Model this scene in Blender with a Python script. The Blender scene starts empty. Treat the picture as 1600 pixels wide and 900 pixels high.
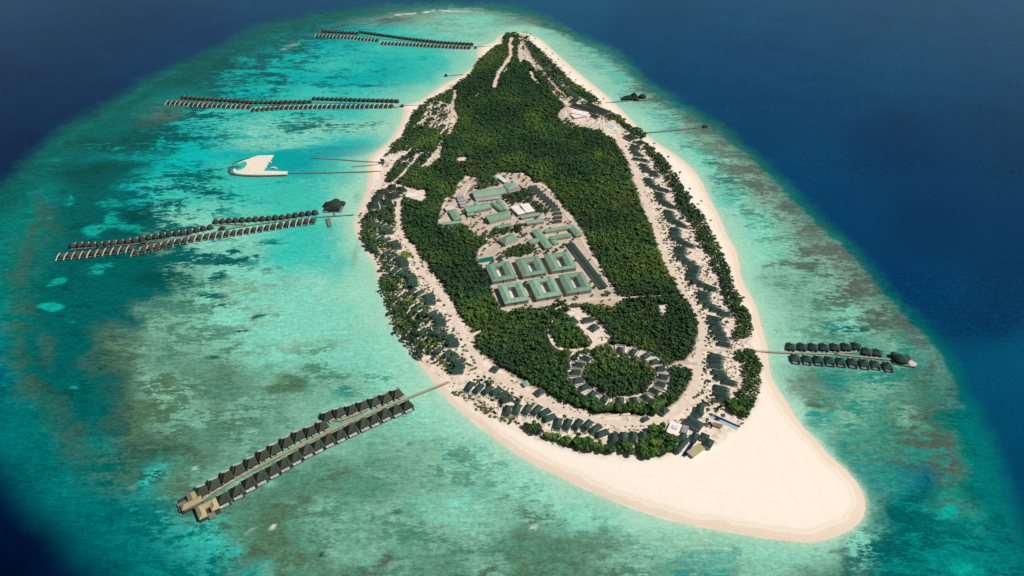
import bpy, math, random
import numpy as np
random.seed(7); RNG=np.random.RandomState(11)
R=math.radians
SC=bpy.context.scene; COL=SC.collection

# ------------------------------------------------------------------ camera, sky, sun, exposure
H=720.0                                   # height of the aircraft above the sea, metres
PITCH=math.atan((450+350)/1066.667); FP=1066.667
CP,SP=math.cos(PITCH),math.sin(PITCH)
cd=bpy.data.cameras.new('camera'); cam=bpy.data.objects.new('camera',cd); COL.objects.link(cam)
cd.lens=24; cd.sensor_width=36; cd.clip_start=1; cd.clip_end=60000
cam.location=(0,0,H); cam.rotation_euler=(math.pi/2-PITCH,0,0); SC.camera=cam

SUN_EL=R(50); SUN_AZ=R(0)                 # sun stands to the right (+X), a little beyond the island
wd=bpy.data.worlds.new('World'); SC.world=wd; wd.use_nodes=True
nt=wd.node_tree; bg=nt.nodes['Background']; sky=nt.nodes.new('ShaderNodeTexSky')
sky.sky_type='NISHITA'; sky.sun_disc=False; sky.sun_elevation=SUN_EL
sky.sun_rotation=math.pi/2-SUN_AZ
sky.altitude=0; sky.air_density=1; sky.dust_density=0.6
nt.links.new(sky.outputs[0],bg.inputs[0]); bg.inputs[1].default_value=0.05
sl=bpy.data.lights.new('sun','SUN'); so=bpy.data.objects.new('sun',sl); COL.objects.link(so)
sl.energy=4.6; sl.angle=R(0.5); sl.color=(1,.955,.89)
sd_=(math.cos(SUN_EL)*math.cos(SUN_AZ),math.cos(SUN_EL)*math.sin(SUN_AZ),math.sin(SUN_EL))
from mathutils import Vector
so.rotation_euler=Vector(sd_).to_track_quat('Z','Y').to_euler()
SC.view_settings.view_transform='Standard'; SC.view_settings.look='None'
SC.view_settings.exposure=0.0; SC.view_settings.gamma=1.0
SC.render.engine='CYCLES'; SC.cycles.max_bounces=5; SC.cycles.diffuse_bounces=2; SC.cycles.glossy_bounces=2
SC.cycles.transparent_max_bounces=6; SC.cycles.volume_bounces=0
SC.cycles.caustics_reflective=False; SC.cycles.caustics_refractive=False

# ------------------------------------------------------------------ picture <-> ground
def W(px,py,z=0.0):
    u=px-800.0; v=py-450.0; t=(H-z)/(FP*SP+v*CP)
    return (u*t,(FP*CP-v*SP)*t,z)
def Wn(P,z=0.0):
    return np.array([W(a,b,z) for a,b in P])
def proj(x,y,z=0.0):
    d=y*CP+(H-z)*SP
    return 800+FP*x/d, 450+FP*((H-z)*CP-y*SP)/d
def lin(c):
    c=np.asarray(c,float)/255.0
    return np.where(c<=.04045,c/12.92,((c+.055)/1.055)**2.4)

def smooth(a,b,x):
    t=np.clip((x-a)/(b-a),0,1); return t*t*(3-2*t)
_T=RNG.rand(256,256)
def vnoise(x,y):
    xi=np.floor(x).astype(int); yi=np.floor(y).astype(int); fx=x-xi; fy=y-yi
    fx=fx*fx*(3-2*fx); fy=fy*fy*(3-2*fy)
    g=lambda i,j:_T[(xi+i)&255,(yi+j)&255]
    return (g(0,0)*(1-fx)+g(1,0)*fx)*(1-fy)+(g(0,1)*(1-fx)+g(1,1)*fx)*fy
def fbm(x,y,o=4):
    s=0;a=.5
    for k in range(o):
        s=s+a*vnoise(x*2**k+17.3*k,y*2**k+5.1*k); a*=.5
    return s/(1-.5**o)
def inside(P,x,y):
    P=np.asarray(P,float); r=np.zeros(np.shape(x),bool); n=len(P)
    for i in range(n):
        x0,y0=P[i]; x1,y1=P[(i+1)%n]
        if y0==y1: continue
        c=((y0>y)!=(y1>y))&(x<(x1-x0)*(y-y0)/(y1-y0)+x0)
        r^=c
    return r
def dline(P,x,y,closed=False):
    P=np.asarray(P,float); n=len(P); d=np.full(np.shape(x),1e9)
    for i in range(n if closed else n-1):
        a=P[i]; b=P[(i+1)%n]; e=b-a; L=e@e+1e-9
        t=np.clip(((x-a[0])*e[0]+(y-a[1])*e[1])/L,0,1)
        d=np.minimum(d,np.hypot(x-a[0]-t*e[0],y-a[1]-t*e[1]))
    return d
def sdist(P,x,y):
    d=dline(P,x,y,True); return np.where(inside(P,x,y),d,-d)
def chaikin(P,k=2,closed=True):
    P=np.asarray(P,float)
    for _ in range(k):
        Q=np.roll(P,-1,0)
        if closed: P=np.stack([P*.75+Q*.25,P*.25+Q*.75],1).reshape(-1,2)
        else:
            A=P[:-1];B=P[1:]; P=np.vstack([P[:1],np.stack([A*.75+B*.25,A*.25+B*.75],1).reshape(-1,2),P[-1:]])
    return P

# ------------------------------------------------------------------ outlines read off the photograph
SHORE=[(800,51),(782,54),(770,67),(750,72),(746,80),(747,95),(737,107),(720,119),(695,130),(665,152),(650,161),(628,164),(629,170),
(632,175),(625,195),(612,215),(603,226),(590,236),(578,246),(574,258),(576,270),(576,287),(570,307),(562,325),(557,340),(552,352),(557,368),(565,380),
(575,400),(587,412),(591,437),(594,450),(600,470),(610,500),(625,527),(645,555),(662,577),(682,602),(700,627),(730,652),(758,673),
(783,693),(820,718),(845,731),(882,748),(925,769),(975,790),(1025,807),(1087,822),(1150,833),(1200,841),(1250,848),(1282,847),
(1312,837),(1340,821),(1352,802),(1352,780),(1340,755),(1320,732),(1295,712),(1275,687),(1252,665),(1237,642),(1222,617),
(1205,592),(1201,570),(1199,540),(1190,512),(1181,475),(1165,450),(1157,432),(1155,412),(1150,390),(1137,370),(1129,350),
(1117,325),(1105,305),(1095,280),(1075,257),(1050,238),(1020,220),(995,197),(975,176),(955,156),(930,135),(905,115),(882,95),
(860,75),(842,59),(820,52)]
SHORE_W=chaikin(Wn(SHORE)[:,:2],2)
REEF=[(400,42),(450,30),(500,20),(560,12),(620,7),(700,3),(780,6),(830,15),(868,32),(900,52),(950,75),(987,100),(1017,132),(1050,152),
(1087,174),(1125,195),(1150,215),(1170,232),(1205,260),(1230,290),(1255,312),(1285,342),(1315,370),(1345,400),(1368,428),(1390,452),
(1417,482),(1450,515),(1475,545),(1495,582),(1509,617),(1530,652),(1547,690),(1560,725),(1577,770),(1594,812),(1608,850),(1618,900),
(1640,1000),(900,1100),(230,1000),(200,930),(175,900),(155,875),(120,847),(92,815),(62,795),(33,760),(0,725),(-60,680),(-160,600),
(-200,480),(-110,380),(-30,318),(15,278),(40,250),(82,215),(125,185),(175,160),(225,127),(275,100),(337,75)]

# ------------------------------------------------------------------ materials
def mat(name,col,rough=.8,spec=.2,noise=None,amt=.15,metal=0,alt=None,bump=0,coord='Object',stretch=(1,1,1)):
    m=bpy.data.materials.new(name); m.use_nodes=True; t=m.node_tree; b=t.nodes['Principled BSDF']
    b.inputs['Roughness'].default_value=rough; b.inputs['Specular IOR Level'].default_value=spec; b.inputs['Metallic'].default_value=metal
    c=tuple(col)+(1,)
    if noise:
        tc=t.nodes.new('ShaderNodeTexCoord'); mp=t.nodes.new('ShaderNodeMapping'); mp.inputs['Scale'].default_value=stretch
        n=t.nodes.new('ShaderNodeTexNoise'); n.inputs['Scale'].default_value=noise; n.inputs['Detail'].default_value=5
        n.inputs['Roughness'].default_value=.65
        r=t.nodes.new('ShaderNodeValToRGB'); r.color_ramp.elements[0].position=.32; r.color_ramp.elements[1].position=.68
        a2=alt if alt else tuple(min(1,x*(1+amt)) for x in col)
        a1=col if alt else tuple(x*(1-amt) for x in col)
        r.color_ramp.elements[0].color=tuple(a1)+(1,); r.color_ramp.elements[1].color=tuple(a2)+(1,)
        t.links.new(tc.outputs[coord],mp.inputs[0]); t.links.new(mp.outputs[0],n.inputs[0]); t.links.new(n.outputs[0],r.inputs[0])
        oi=t.nodes.new('ShaderNodeObjectInfo'); h=t.nodes.new('ShaderNodeHueSaturation')
        mr=t.nodes.new('ShaderNodeMapRange'); mr.inputs[3].default_value=.82; mr.inputs[4].default_value=1.18
        t.links.new(oi.outputs['Random'],mr.inputs[0]); t.links.new(mr.outputs[0],h.inputs['Value'])
        t.links.new(r.outputs[0],h.inputs['Color']); t.links.new(h.outputs[0],b.inputs[0])
        if bump:
            bp=t.nodes.new('ShaderNodeBump'); bp.inputs['Distance'].default_value=bump; t.links.new(n.outputs[0],bp.inputs['Height']); t.links.new(bp.outputs[0],b.inputs['Normal'])
    else: b.inputs[0].default_value=c
    return m
M={}
M['thatch']=mat('dark_thatch',(.016,.032,.026),.9,.1,.5,alt=(.036,.05,.036),bump=.5)
M['thatch_brown']=mat('weathered_thatch',(.030,.046,.032),.9,.1,.5,alt=(.066,.078,.052),bump=.5)
M['shingle']=mat('green_shingle',(.018,.048,.040),.8,.2,.6,alt=(.036,.078,.062),bump=.3)
M['greenroof']=mat('pale_green_metal_roof',(.125,.25,.155),.55,.3,.22,alt=(.23,.37,.26),stretch=(1,.35,1))
M['greenroof_pale']=mat('bleached_green_roof',(.28,.38,.28),.6,.3,.2,alt=(.15,.29,.19),stretch=(1,.35,1))
M['whiteroof']=mat('white_roof',(.66,.60,.55),.6,.3,.1,amt=.08)
M['greyroof']=mat('mauve_grey_roof',(.30,.27,.28),.6,.3,.1,amt=.12)
M['tanroof']=mat('tan_thatch',(.36,.31,.17),.9,.1,.4,amt=.18,bump=.3)
M['wall']=mat('grey_render',(.52,.48,.44),.8,.2,.3,amt=.1)
M['whitewall']=mat('white_wall',(.62,.57,.5),.8,.2,.3,amt=.07)
M['wood']=mat('weathered_deck',(.21,.18,.145),.8,.2,.6,amt=.2)
M['tanwood']=mat('tan_planks',(.36,.285,.20),.8,.2,.6,amt=.15)  # the planks' own tan colour
M['darkwood']=mat('dark_timber',(.05,.04,.035),.8,.2,.6,amt=.25)  # timber colour; on slide and pool villa decks it also paints shade
M['slide']=mat('pale_slide',(.50,.45,.42),.4,.4,.3,amt=.06)
M['glass']=mat('dark_window',(.02,.025,.03),.1,.5)
M['pool']=mat('pool_water',(.03,.12,.15),.15,.2,.4,alt=(.05,.16,.19))
M['pooldeep']=mat('deep_pool_water',(.003,.028,.07),.3,.05)
M['whitepool']=mat('pale_pool_terrace_water',(.42,.50,.56),.2,.2,.4,alt=(.5,.56,.6))
M['palepool']=mat('shallow_pool_water',(.24,.40,.48),.15,.2,.4,alt=(.30,.46,.54))
M['greenpool']=mat('green_pool_water',(.0,.13,.085),.15,.2,.05,alt=(.0,.16,.11))
M['trunk']=mat('bark',(.12,.09,.065),.9,.1,1,amt=.2)
M['rock']=mat('dark_rock',(.06,.06,.055),.9,.2,.3,amt=.5,bump=1)
M['boat']=mat('white_hull',(.75,.75,.75),.3,.5)
M['brick']=mat('red_brown_paving',(.30,.15,.09),.8,.2,.4,amt=.2)
M['lawn']=mat('lawn',(.07,.13,.02),.95,.05,.3,alt=(.20,.26,.05))
M['metal']=mat('mast_steel',(.25,.25,.26),.5,.5)

def foliage(name,attr,c0,c1,c2):
    m=bpy.data.materials.new(name); m.use_nodes=True; t=m.node_tree; b=t.nodes['Principled BSDF']
    b.inputs['Roughness'].default_value=.75; b.inputs['Specular IOR Level'].default_value=.12
    r=t.nodes.new('ShaderNodeValToRGB'); e=r.color_ramp.elements; e[0].position=0; e[1].position=1
    e[0].color=c0+(1,); e[1].color=c2+(1,); k=e.new(.5); k.color=c1+(1,)
    if attr:
        a=t.nodes.new('ShaderNodeAttribute'); a.attribute_name='tint'; src=a.outputs['Fac']
    else:
        a=t.nodes.new('ShaderNodeObjectInfo'); src=a.outputs['Random']
    g=t.nodes.new('ShaderNodeNewGeometry'); n=t.nodes.new('ShaderNodeTexNoise'); n.inputs['Scale'].default_value=.9; n.inputs['Detail'].default_value=2
    t.links.new(g.outputs['Position'],n.inputs[0])
    mm=t.nodes.new('ShaderNodeMath'); mm.operation='MULTIPLY_ADD'; mm.inputs[1].default_value=.5; mm.inputs[2].default_value=-.25
    t.links.new(n.outputs[0],mm.inputs[0]); ad=t.nodes.new('ShaderNodeMath'); ad.operation='ADD'; ad.use_clamp=True
    t.links.new(mm.outputs[0],ad.inputs[0]); t.links.new(src,ad.inputs[1]); t.links.new(ad.outputs[0],r.inputs[0]); t.links.new(r.outputs[0],b.inputs[0])
    return m
M['forest']=foliage('forest_leaves',True,(.024,.060,.029),(.047,.103,.027),(.125,.185,.030))
M['leaf']=foliage('tree_leaves',False,(.022,.062,.026),(.045,.115,.024),(.10,.18,.028))
M['shrub']=foliage('shrub_leaves',False,(.030,.055,.018),(.060,.100,.018),(.13,.14,.05))
M['palm']=foliage('palm_leaves',False,(.020,.045,.015),(.040,.075,.02),(.08,.09,.035))

# ------------------------------------------------------------------ mesh helpers
def obj(name,V,F,m,parent=None,smooth_=False,loc=None):
    me=bpy.data.meshes.new(name); me.from_pydata([tuple(map(float,v)) for v in V],[],[tuple(map(int,f)) for f in F]); me.update()
    if m is not None: me.materials.append(m)
    if smooth_:
        for p in me.polygons: p.use_smooth=True
    o=bpy.data.objects.new(name,me); COL.objects.link(o)
    if parent is not None: o.parent=parent
    if loc is not None: o.location=loc
    return o
def fastmesh(name,V,F,m,n=3):
    V=np.ascontiguousarray(V,np.float32); F=np.ascontiguousarray(F,np.int32)
    me=bpy.data.meshes.new(name); me.vertices.add(len(V)); me.vertices.foreach_set('co',V.ravel())
    me.loops.add(F.size); me.loops.foreach_set('vertex_index',F.ravel()); me.polygons.add(len(F))
    me.polygons.foreach_set('loop_start',np.arange(0,F.size,n,dtype=np.int32)); me.polygons.foreach_set('loop_total',np.full(len(F),n,np.int32))
    me.update(calc_edges=True)
    if m is not None: me.materials.append(m)
    o=bpy.data.objects.new(name,me); COL.objects.link(o); return o
def tag(o,label=None,cat=None,group=None,kind=None):
    if label: o['label']=label
    if cat: o['category']=cat
    if group: o['group']=group
    if kind: o['kind']=kind
    return o
def thing(name,loc,rz=0,label=None,cat=None,group=None):
    o=bpy.data.objects.new(name,None); COL.objects.link(o); o.location=loc; o.rotation_euler=(0,0,rz); o.empty_display_size=1
    return tag(o,label,cat,group)
KIDS={}
def dup(root,loc,rz,label,group=None,scale=None):
    r=root.copy(); COL.objects.link(r); r.location=loc; r.rotation_euler=(0,0,rz); r['label']=label
    if group: r['group']=group
    if scale: r.scale=scale
    if root.name not in KIDS: KIDS[root.name]=[(c,list(c.children)) for c in root.children]
    for ch,gg in KIDS[root.name]:
        c=ch.copy(); COL.objects.link(c); c.parent=r
        for g in gg:
            d=g.copy(); COL.objects.link(d); d.parent=c
    return r
class MB:
    def __init__(s): s.V=[]; s.F=[]
    def box(s,x0,x1,y0,y1,z0,z1):
        n=len(s.V); s.V+=[(x0,y0,z0),(x1,y0,z0),(x1,y1,z0),(x0,y1,z0),(x0,y0,z1),(x1,y0,z1),(x1,y1,z1),(x0,y1,z1)]
        s.F+=[(n,n+3,n+2,n+1),(n+4,n+5,n+6,n+7),(n,n+1,n+5,n+4),(n+1,n+2,n+6,n+5),(n+2,n+3,n+7,n+6),(n+3,n,n+4,n+7)]; return s
    def prism(s,P,z0,z1):
        n=len(s.V); k=len(P)
        s.V+=[(p[0],p[1],z0) for p in P]+[(p[0],p[1],z1) for p in P]
        s.F+=[tuple(range(n+k-1,n-1,-1)),tuple(range(n+k,n+2*k))]+[(n+i,n+(i+1)%k,n+k+(i+1)%k,n+k+i) for i in range(k)]; return s
    def loft(s,rings,cap=True):
        n=len(s.V); k=len(rings[0])
        for r in rings: s.V+=list(r)
        for a in range(len(rings)-1):
            for i in range(k):
                j=(i+1)%k; s.F.append((n+a*k+i,n+a*k+j,n+(a+1)*k+j,n+(a+1)*k+i))
        if cap: s.F.append(tuple(n+(len(rings)-1)*k+i for i in range(k))); s.F.append(tuple(n+i for i in range(k-1,-1,-1)))
        return s
    def hip(s,C,z0,z1,inset=.5,th=.5,gable=False):
        """hip or gable roof on four world corners, ridge along the longer side"""
        C=[np.array(c[:2],float) for c in C]
        if np.linalg.norm(C[1]-C[0])+np.linalg.norm(C[3]-C[2])<np.linalg.norm(C[2]-C[1])+np.linalg.norm(C[0]-C[3]): C=C[1:]+C[:1]
        wd_=(np.linalg.norm(C[2]-C[1])+np.linalg.norm(C[3]-C[0]))/2
        m0=(C[0]+C[3])/2; m1=(C[1]+C[2])/2; L=np.linalg.norm(m1-m0); d=(m1-m0)/(L+1e-6)
        k=0 if gable else min(wd_*inset,L*.48); r0=m0+d*k; r1=m1-d*k
        n=len(s.V); s.V+=[(c[0],c[1],z0-th) for c in C]+[(c[0],c[1],z0) for c in C]+[(r0[0],r0[1],z1),(r1[0],r1[1],z1)]
        s.F+=[(n+3,n+2,n+1,n),(n,n+1,n+5,n+4),(n+1,n+2,n+6,n+5),(n+2,n+3,n+7,n+6),(n+3,n,n+4,n+7),
              (n+4,n+5,n+9,n+8),(n+5,n+6,n+9),(n+6,n+7,n+8,n+9),(n+7,n+4,n+8)]; return s
    def build(s,name,m,parent=None,**k): return obj(name,s.V,s.F,m,parent,**k)
def ccw(C):
    C=[np.array(c[:2],float) for c in C]; a=sum(C[i][0]*C[(i+1)%len(C)][1]-C[(i+1)%len(C)][0]*C[i][1] for i in range(len(C)))
    return C if a>0 else C[::-1]
ONES='zeroth first second third fourth fifth sixth seventh eighth ninth tenth eleventh twelfth thirteenth fourteenth fifteenth sixteenth seventeenth eighteenth nineteenth'.split()
TENS={2:'twent',3:'thirt',4:'fort',5:'fift',6:'sixt',7:'sevent',8:'eight',9:'ninet'}
def ordw(n):
    if n<20: return ONES[n]
    if n<100: return TENS[n//10]+('ieth' if n%10==0 else 'y-'+ONES[n%10])
    return 'hundred-and-'+ordw(n-100) if n>100 else 'hundredth'

# ------------------------------------------------------------------ the sea: colour of water over sand, reef and drop-off
PAL={'a':(0,185,178),'b':(62,200,182),'c':(134,213,188),'d':(128,182,154),'e':(88,144,118),'f':(84,118,90),'g':(84,104,86),
'h':(0,98,95),'i':(0,80,72),'j':(0,130,122),'k':(0,112,100),'l':(0,100,120),'m':(0,62,100),'n':(0,42,84),'o':(0,18,55),
's':(166,222,196),'t':(42,142,126),'u':(58,138,132),'v':(132,168,146),'A':(5,172,155),'H':(0,165,165),'J':(0,148,135),'D':(35,70,55),
'w':(235,235,225),'B':(0,120,112),'q':(56,98,84)}
PALL={k:lin(v) for k,v in PAL.items()}
ROWS={
-30:"400l 620jl5 700jl5 850k",
0:"400l 620jl5 700jl5 800jk5 850k",
15:"450jl6 560jh5 600uv5 650vd3 750vd3 800jv3 840jv3",
30:"430jh6 520jh5 570uv5 610gv6 650dv4 700cv4 760cd3 820gv5 870vg5 900jv5",
50:"390jh6 450jh5 500jh6 550ah3 620ba3 700cd4 760cd4 810sc2 860cv4 900vc5 950jv3",
75:"350jh6 420jh6 470ah6 520ah3 600ba3 680ba3 745sb1 800s0 880sc2 930cb4 970vc4 990jk5",
100:"280jh6 340hi7 400ah6 460ah3 520ba4 600ah2 700ba2 740sc1 900sc1 940cb3 980cv5 1010kv3",
125:"230jh5 300hi8 360ah6 420ah5 480ah3 600ah3 680bc2 710s0 930sc1 970cb4 1010vc6 1050jk5",
150:"180jh4 240hj7 300hj8 350ah6 400ah4 480bh2 560ba3 640ca2 660s0 960cb2 1000cb4 1040vg4 1080kj5",
175:"150jk5 200hj7 260hg6 300bh6 340bh5 400ba3 460bh4 540ba3 600cb2 630s0 985s0 1020cb4 1060cb4 1090vd5 1110jk5",
200:"110jk4 160hj6 220hi7 280ah6 340bh4 400cb4 470ch4 540ch4 600sc2 1000s0 1040cb3 1090vd4 1130gv5 1150k0",
225:"90jk4 140hi7 200hi8 260ah7 320ah5 400ca4 470ca4 540ab2 590a0 1020s0 1060cb4 1110ve5 1150gv5 1180k0",
245:"60kj5 120hj4 180jh4 240aj4 300aj3 360ab2 430a0 500Ha3 580s0 1040s0 1080cb3 1120ce4 1150vg5 1190kg3",
262:"40jk5 100hi6 150hi7 200ih5 250ah5 300ah5 350bh3 400b0 470Ha3 540ba3 575s0 1060s0 1090cb3 1120ce5 1165vg5 1200gk5",
300:"20jk5 60hj6 120ih7 165ih7 210ah5 260bh5 300bh5 350bh4 400ba2 500bc2 560s1 1085s0 1115ch6 1150ce4 1190vg4 1225gk5 1240k0",
350:"0jk5 50kj5 72gk5 100ih6 150ih7 220ih7 270ch5 320ch4 380cb3 440ba2 500ba2 545s1 1130s0 1160cb3 1200ce4 1240ve4 1270gv5 1300k0",
400:"0jk5 40gk5 70kh5 130ih8 180ih7 230ih7 280dh6 330ch5 380ch4 440ba2 520bc2 570s1 1160s0 1190cb2 1240dg4 1290vg5 1325gk5 1350k0",
450:"0jk6 30gk5 60kh5 100ih8 150ih9 220ih8 280eh6 330ce5 380cd4 440cd3 500cs2 590s0 1170s0 1200de4 1250de4 1300dg4 1345vg6 1380kj5",
500:"0jk5 45gk5 80ih7 150ih9 200gh6 240de5 290de5 340ce4 400cd4 460cs2 540cs2 610s0 1190s0 1230de4 1280de5 1330ce4 1370vg5 1410kj5",
550:"0jl5 30gk4 60ih8 120ih9 160gf5 200fd5 250de5 300de4 350de5 400cd4 460cd3 520ce3 580cs2 640cs3 1205s0 1260ce3 1330te4 1390dt4 1430tj5 1470k0",
600:"0jl5 40gk3 80ih8 140ih8 180fg5 230fd5 290fd5 350ef5 400ed6 450df5 490de3 540dt4 600ct4 670s1 1215s0 1260ge5 1300tg5 1350dt4 1400vt4 1450tg4 1490k0",
650:"0lj5 40jk5 75gk5 110ih6 150ih6 200fg5 250fd4 300ed5 350fd4 400ed5 440de3 500dc3 560dc4 640cd4 725s1 1240s0 1275td5 1330dt4 1390te5 1430gd5 1465gk5 1500jk5 1530l0",
700:"0m0 30lj5 80kj5 120gf5 150jh4 200fg5 250fg6 310ef5 380ed4 440de3 520dc2 600de3 680dt3 760ct4 795s1 1285s0 1315te5 1370te6 1430gt5 1480gt4 1520jk5 1560l0",
750:"0n0 40lj5 100jk6 150fk5 200fk5 240hb5 290ef4 360de3 440ef4 520ef5 600ed5 680de4 760dt4 830ct4 885s1 1335td3 1350ut5 1390tu5 1440lh5 1480gt5 1520jk5 1580l0",
800:"0o0 60m0 120kl5 180kj5 215bj5 250bj5 300ef4 360ef4 440fe5 520ed5 600de4 680dc3 760dc4 820df5 900ce4 960ct4 1010s1 1352td3 1370ue5 1400jh5 1450jh5 1490tj4 1540jh4 1590l0",
850:"0o0 100m0 160lk5 210jk5 250bj5 310bj4 370ef4 400fg4 460fe5 520ed4 600de4 680de4 760de5 820fe5 880ef5 940ef5 1000dt5 1060dt4 1120dj4 1190cs4 1250ce3 1290ci4 1320ih6 1350ch5 1400jh6 1450jh6 1500jh4 1560jl4 1600l0",
900:"0o0 120m0 180jl5 230jk4 270bj5 330bj4 385bd5 440fe5 460fe5 520ef5 560eg4 620ed4 700ef4 760df4 820ef5 880fe6 940df5 1000de4 1060je4 1120jd4 1160dj3 1220de4 1270ih7 1320ih6 1360ce6 1400jh6 1460jh5 1500jh4 1560jh5 1600jl5",
}
def parse_rows():
    ys=sorted(ROWS); GX=np.arange(-300,1901,10.0); T=np.zeros((len(ys),len(GX),7))
    import re
    for r,y in enumerate(ys):
        xs=[];vals=[]
        for tok in ROWS[y].split():
            x,a,b,c=re.match(r'(\d+)([a-zA-Z])([a-zA-Z]?)(\d?)',tok).groups()
            b=b or a; c=int(c) if c else 0
            if float(x)<330 and y>250: a=a.replace('g','q'); b=b.replace('g','q')
            xs.append(float(x)); vals.append(list(PALL[a])+list(PALL[b])+[c/10])
        vals=np.array(vals)
        for k in range(7): T[r,:,k]=np.interp(GX,xs,vals[:,k])
    return np.array(ys,float),GX,T
YS,GX,TT=parse_rows()
def lookup(px,py):
    px=np.clip(px,GX[0],GX[-1]-.01); py=np.clip(py,YS[0],YS[-1]-.01)
    i=np.searchsorted(YS,py,side='right')-1; i=np.clip(i,0,len(YS)-2)
    fy=(py-YS[i])/(YS[i+1]-YS[i]); fy=fy*fy*(3-2*fy)
    gx=(px-GX[0])/10; j=np.clip(gx.astype(int),0,len(GX)-2); fx=gx-j
    a=TT[i,j]*(1-fx)[:,None]+TT[i,j+1]*fx[:,None]; b=TT[i+1,j]*(1-fx)[:,None]+TT[i+1,j+1]*fx[:,None]
    return a*(1-fy)[:,None]+b*fy[:,None]
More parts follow.
